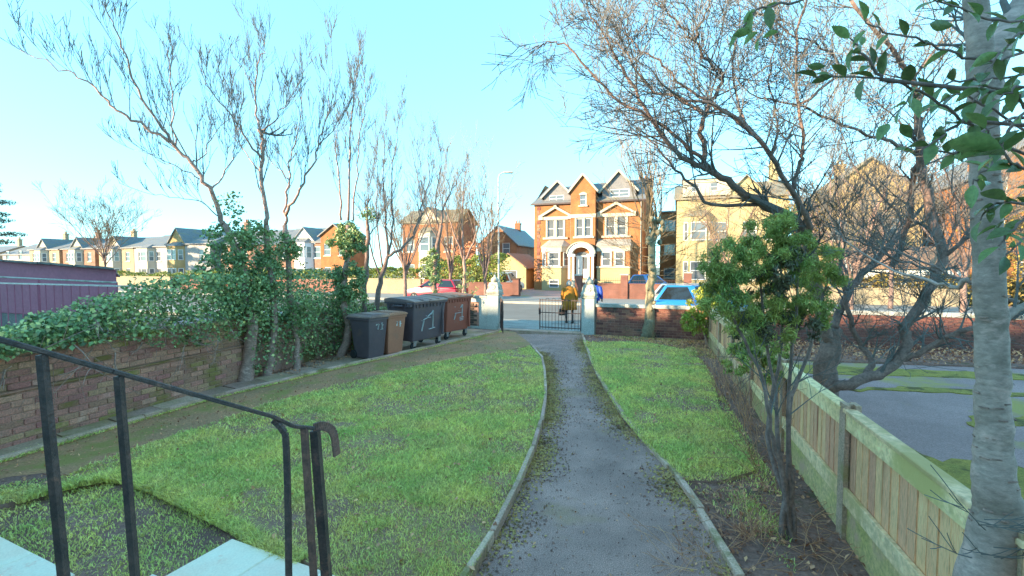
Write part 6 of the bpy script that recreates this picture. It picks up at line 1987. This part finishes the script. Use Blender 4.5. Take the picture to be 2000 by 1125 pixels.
for s, el, wr in ((1, (.265, -.05, 1.04), (.235, -.16, .83)), (-1, (-.275, -.02, 1.04), (-.26, -.06, .81))):
    sh_ = Vector((s * .19, -.09, 1.33)); el = Vector(el); wr = Vector(wr)
    mb = MB()
    mb.tube(*smooth_path([sh_, sh_.lerp(el, .5) + Vector((s * .015, .02, 0)), el, wr], [.085, .075, .068, .056], 4), 12)
    mb.build('sleeve', m_coat, per, smooth=True)
    hand(per, wr + Vector((0, -.005, -.01)), (0, -.15, -1), 1)
head(per, (0, -.20, 1.50), 0.15)
hair(per, (0, -.20, 1.505), 0.15, m_hair)
MB().tube(*smooth_path([Vector((0, -.13, 1.38)), Vector((0, -.17, 1.44))], [.055, .05], 2), 10).build('neck', m_skin, per, smooth=True)
for x, y, z, r in ((.11, -.05, .0, 0), (-.10, .15, .02, .35)):
    sh2 = MB().hprism([(-.14, 0), (.11, 0), (.12, .03), (.10, .08), (.03, .085), (-.05, .05), (-.13, .04)], -.043, .043)
    o = sh2.build('shoe', m_shoe, per, bevel=.012, loc=(x, y - .02, z), rz=math.pi / 2)
    o.rotation_euler = (0, r * -0.6, math.pi / 2)
hbp = Vector((per.location.x - .27 * math.cos(R(180)) * -1, per.location.y, 0))
mw = Matrix.Translation(per.location) @ Matrix.Rotation(R(180), 4, 'Z')
hp = mw @ Vector((.245, -.19, .70))
bg_ = thing('handbag', 'brown shopping bag hanging from the hand of the person in the mustard coat', 'bag', (hp.x, hp.y, hp.z - .42), R(15))
MB().add([(-.15, -.06, 0), (.15, -.06, 0), (.15, .06, 0), (-.15, .06, 0), (-.13, -.05, .26), (.13, -.05, .26), (.13, .05, .26), (-.13, .05, .26)], [(3, 2, 1, 0), (4, 5, 6, 7), (0, 1, 5, 4), (1, 2, 6, 5), (2, 3, 7, 6), (3, 0, 4, 7)]).build('bag_body', m_bag, bg_, bevel=.03, smooth=True)
for s in (-1, 1):
    MB().tube(*smooth_path([Vector((-.08, s * .04, .25)), Vector((-.05, s * .02, .38)), Vector((0, 0, .42)), Vector((.05, s * .02, .38)), Vector((.08, s * .04, .25))], [.007] * 5, 3), 6).build('strap', m_bag, bg_)
# second person, blue jacket, half hidden by the right gate pillar
p2 = at(1160, 634, 18.6)
pe2 = thing('person', 'dark-haired person in a bright blue jacket, half hidden by the right gate pillar', 'person', (p2.x, p2.y, .021), R(150))
V2 = [(0, 0, .88), (0, -.02, 1.08), (0, -.06, 1.28), (0, -.10, 1.40), (0, -.12, 1.46),
      (.10, 0, .84), (.11, -.10, .47), (.11, -.02, .09), (.11, -.14, .05), (-.10, 0, .84), (-.10, .06, .47), (-.10, .16, .11), (-.10, .05, .05),
      (.21, -.06, 1.33), (.27, -.03, 1.08), (.25, -.16, .90), (-.21, -.06, 1.33), (-.27, -.03, 1.08), (-.25, -.16, .90)]
skin('body', V2, E, Rr, m_trouser, pe2)
loft([((0, -.11, 1.44), .07, .065), ((0, -.09, 1.40), .14, .09), ((0, -.06, 1.33), .23, .13), ((0, -.04, 1.18), .235, .155), ((0, -.01, 1.0), .225, .16), ((0, .0, .82), .235, .17)], m_blue, 'jacket', pe2, 24, .05, seed=4)
for s in (1, -1):
    mb = MB()
    mb.tube(*smooth_path([Vector((s * .20, -.07, 1.35)), Vector((s * .265, -.02, 1.20)), Vector((s * .28, -.03, 1.08)), Vector((s * .255, -.16, .90))], [.085, .078, .07, .055], 4), 12)
    mb.build('sleeve', m_blue, pe2, smooth=True)
    hand(pe2, Vector((s * .255, -.165, .89)), (0, -.3, -1), 1)
head(pe2, (0, -.15, 1.53), -.2)
m_dhair = M('dark_hair', (.05, .035, .028), None, 30, .6, .4, 80)
hair(pe2, (0, -.15, 1.535), -.2, m_dhair)
for x, y in ((.11, -.07), (-.10, .12)):
    MB().hprism([(-.14, 0), (.11, 0), (.12, .03), (.10, .08), (.03, .085), (-.05, .05), (-.13, .04)], -.043, .043).build('shoe', m_shoe, pe2, bevel=.012, loc=(x, y - .02, 0), rz=math.pi / 2)

# ================================================================== GRASS AND LITTER
def inpoly(P, poly):
    x, y = P[:, 0], P[:, 1]
    c = np.zeros(len(P), bool)
    n = len(poly)
    for i in range(n):
        x0, y0 = poly[i][0], poly[i][1]
        x1, y1 = poly[(i + 1) % n][0], poly[(i + 1) % n][1]
        m = (y0 > y) != (y1 > y)
        c ^= m & (x < (x1 - x0) * (y - y0) / (y1 - y0 + 1e-12) + x0)
    return c
_gl = nr.random((64, 64))
def vnoise(x, y, s):
    x, y = x * s + 100, y * s + 100
    i, j = np.floor(x).astype(int), np.floor(y).astype(int)
    f, g_ = x - i, y - j
    f, g_ = f * f * (3 - 2 * f), g_ * g_ * (3 - 2 * g_)
    a = lambda p, q: _gl[p % 64, q % 64]
    return (a(i, j) * (1 - f) + a(i + 1, j) * f) * (1 - g_) + (a(i, j + 1) * (1 - f) + a(i + 1, j + 1) * f) * g_
def grass(name, poly, n, z, h, m, label, bare=.5, edge=0.0, dref=3.6):
    poly = np.array([[p[0], p[1]] for p in poly])
    lo, hi = poly.min(0), poly.max(0)
    out = []
    tot = 0
    while tot < n:
        P = nr.uniform(lo, hi, (n * 3, 2))
        P = P[inpoly(P, poly)]
        d = np.hypot(P[:, 0], P[:, 1])
        v = .6 * vnoise(P[:, 0], P[:, 1], 1.1) + .4 * vnoise(P[:, 0], P[:, 1], 3.7)
        keep = nr.random(len(P)) < np.minimum(1, dref / d) ** 1.25 * np.clip((v - bare + .2) / .2, .16, 1)
        P = P[keep]
        out.append(np.concatenate([P, v[keep][:, None]], 1))
        tot += len(P)
    P = np.concatenate(out)[:n]
    d = np.hypot(P[:, 0], P[:, 1])
    sc = np.clip((d / 4.0), .8, 2.6)[:, None]
    hh = h * nr.uniform(.45, 1.35, (n, 1)) * (.75 + .7 * np.clip(P[:, 2:3] - .3, 0, .6))
    ww = .0034 * sc * nr.uniform(.7, 1.4, (n, 1))
    a = nr.uniform(0, 2 * math.pi, n)
    u = np.stack([np.cos(a), np.sin(a), np.zeros(n)], 1)
    b = nr.uniform(0, 2 * math.pi, n)
    ln = np.stack([np.cos(b), np.sin(b), np.zeros(n)], 1) * nr.uniform(.25, 1.25, (n, 1)) * hh
    B = np.concatenate([P[:, :2], np.full((n, 1), z)], 1)
    up = np.array([0, 0, 1.]) * hh
    mid = B + ln * .35 + up * .6
    tip = B + ln + up * nr.uniform(.6, 1.0, (n, 1))
    V = np.stack([B - u * ww, B + u * ww, mid - u * ww * .8, mid + u * ww * .8, tip], 1).reshape(-1, 3)
    k = np.arange(n)[:, None] * 5
    Fc = np.concatenate([k + [[0, 1, 3]], k + [[0, 3, 2]], k + [[2, 3, 4]]], 1).reshape(-1, 3)
    return tag(put(name, npmesh(name, V, Fc, m)), label, 'grass', kind='stuff')
grass('grass', lawnL, 190000, .06, .034, m_grass, 'short patchy grass of the left lawn', bare=.61)
grass('grass', lawnR, 75000, .04, .036, m_grass, 'short grass of the right lawn beside the soil bed', bare=.42)
grass('dry_grass', lawnL, 26000, .06, .030, m_grassdry, 'dry yellowed grass among the left lawn', bare=.5)
grass('grass', lawnL, 22000, .06, .062, m_grass, 'longer lush tufts on the left lawn', bare=.68)
grass('grass', lawnR, 14000, .04, .062, m_grass, 'longer lush tufts on the right lawn', bare=.55)
def ribbon(pts, w):
    l, r_ = [], []
    for i, p in enumerate(pts):
        t = (pts[min(i + 1, len(pts) - 1)] - pts[max(i - 1, 0)])
        nv = Vector((-t.y, t.x, 0)).normalized() * w
        l.append((p.x + nv.x, p.y + nv.y)); r_.append((p.x - nv.x, p.y - nv.y))
    return l + r_[::-1]
ed = [gnd(*p, .07) for p in [(590, 1093), (520, 1062), (450, 1022), (380, 988), (310, 955), (262, 938), (215, 932), (160, 942), (95, 958), (30, 978)]]
grass('grass', ribbon(ed, .07), 9000, .05, .075, m_grass, 'long shaggy grass fringe along the cut edge of the left lawn', bare=.2)
grass('grass', ribbon([gnd(*p) for p in [(1143, 668), (1165, 722), (1193, 772), (1226, 822), (1262, 864), (1300, 902)]], .06), 6000, .03, .05, m_grass, 'grass creeping over the path edge of the right lawn', bare=.2)
grass('grass', ribbon([gnd(*p) for p in [(1032, 680), (1056, 708), (1061, 760), (1056, 820), (1034, 890), (1003, 960)]], .045), 4000, .05, .05, m_grass, 'grass fringe along the left path edging', bare=.2)
grass('sparse_grass', [(-6.0, 4.2), (-4.2, 5.0), (-1.5, 3.7), (-1.4, 2.6), (-2.4, 2.5), (-6, 3.0)], 22000, .01, .035, m_grass, 'sparse grass on the bare earth beside the steps', bare=.5)
grass('moss_tufts', ribbon(kerbpts[1:], .10), 9000, .02, .03, m_grass, 'small mossy tufts along the paving kerb', bare=.45)
grass('weeds', [gnd(1140, 655), gnd(1400, 668), gnd(1420, 700), gnd(1380, 705), gnd(1340, 682), gnd(1250, 668)], 2500, .01, .05, m_grassdry, 'sparse weeds at the foot of the street wall', bare=.5)
def litter(name, poly, n, z, m, label, size=.04, dz=.02):
    poly = np.array([[p[0], p[1]] for p in poly])
    lo, hi = poly.min(0), poly.max(0)
    P = nr.uniform(lo, hi, (n * 6, 2))
    P = P[inpoly(P, poly)][:n]
    C = np.concatenate([P, z + nr.uniform(0, dz, (len(P), 1))], 1)
    return tag(put(name, leafmesh(name, C, size, m, .6, 3.0, None, 0, .12)), label, 'leaves', kind='stuff')
dirtpoly = [gnd(*p) for p in [(0, 985), (224, 892), (520, 795), (760, 728), (1030, 677), (975, 655), (660, 728), (420, 784), (230, 838), (0, 905)]]
litter('fallen_leaves', dirtpoly, 1500, .01, m_dead, 'brown leaves scattered along the mossy side path', .035)
litter('fallen_leaves', bed, 3200, .02, m_dead, 'dead leaves over the soil bed', .05)
litter('fallen_leaves', lawnL, 620, .075, m_dead, 'a few dead leaves on the left lawn', .05)
litter('fallen_leaves', [gnd(1140, 656), gnd(1370, 668), gnd(1400, 700), gnd(1180, 672)], 700, .02, m_dead, 'leaves drifted under the street wall', .06)
litter('fallen_leaves', pathL + pathR[::-1], 420, .006, m_dead, 'scattered leaf bits on the asphalt path', .028, .006)
litter('fallen_leaves', [(5.9, 11.0), (13, 9.6), (18, 8), (18, 9.6), (13, 11.2), (6.3, 13.3)], 5200, .03, m_dead, 'deep reddish leaf litter on the bank beyond the drive', .07, .16)
litter('fallen_leaves', [(wallx(9.2) + .06, 9.2), (wallx(9.2) + .7, 9.2), (wallx(13) + .8, 13), (wallx(13) + .06, 13)], 500, .03, m_dead, 'dead leaves on the slabs under the hedge', .05)
bpy.context.view_layer.update()

def edge_moss(name, pts, n, w, m, label, size=.026):
    st_ = walk([Vector((p.x, p.y, 0)) for p in pts], .05)
    i = nr.integers(0, len(st_) - 1, n)
    a = np.array([tuple(p) for p in st_])
    t = a[i + 1] - a[i]
    t /= np.linalg.norm(t, axis=1, keepdims=True)
    nv = np.stack([-t[:, 1], t[:, 0], 0 * t[:, 0]], 1)
    v = vnoise(a[i][:, 0], a[i][:, 1], 1.3)
    keep = nr.random(n) < np.clip((v - .25) * 2.2, .08, 1)
    off = np.abs(nr.normal(0, 1, (n, 1))) * w * np.sign(w) if False else np.abs(nr.normal(0, 1, (n, 1))) * w
    C = (a[i] + nv * off + t * nr.uniform(-.06, .06, (n, 1)) + np.array([0, 0, .006]))[keep]
    return tag(put(name, leafmesh(name, C, size, m, .8, 5.0, None, 0, .1)), label, 'moss', kind='stuff')
edge_moss('moss_flakes', pathL[1:-1], 14000, .13, m_pathmoss, 'moss and grit along the left side of the asphalt path')
edge_moss('moss_flakes', pathR[:-1], 14000, -.14, m_pathmoss, 'moss and grit along the right side of the asphalt path')
litter('path_grit', pathL + pathR[::-1], 5200, .003, m_soil, 'dark grit and crumbs scattered over the asphalt path', .014, .003)
litter('fallen_leaves', lawnR, 260, .06, m_dead, 'a few dead leaves on the right lawn', .05)
edge_moss('soil_crumbs', pathL[1:-1], 3000, .22, m_soil, 'soil crumbs along the left side of the asphalt path', .028)
edge_moss('soil_crumbs', pathR[:-1], 3000, -.24, m_soil, 'soil crumbs along the right side of the asphalt path', .028)
grass('weeds', [(1.7, 4.8), (2.3, 4.8), (3.2, 7.4), (4.6, 12.4), (4.9, 12.6), (3.6, 8.0), (2.6, 4.4), (2.0, 3.2)], 4200, .012, .05, m_grass, 'small weeds over the soil bed along the fence', bare=.5)
bpy.context.view_layer.update()
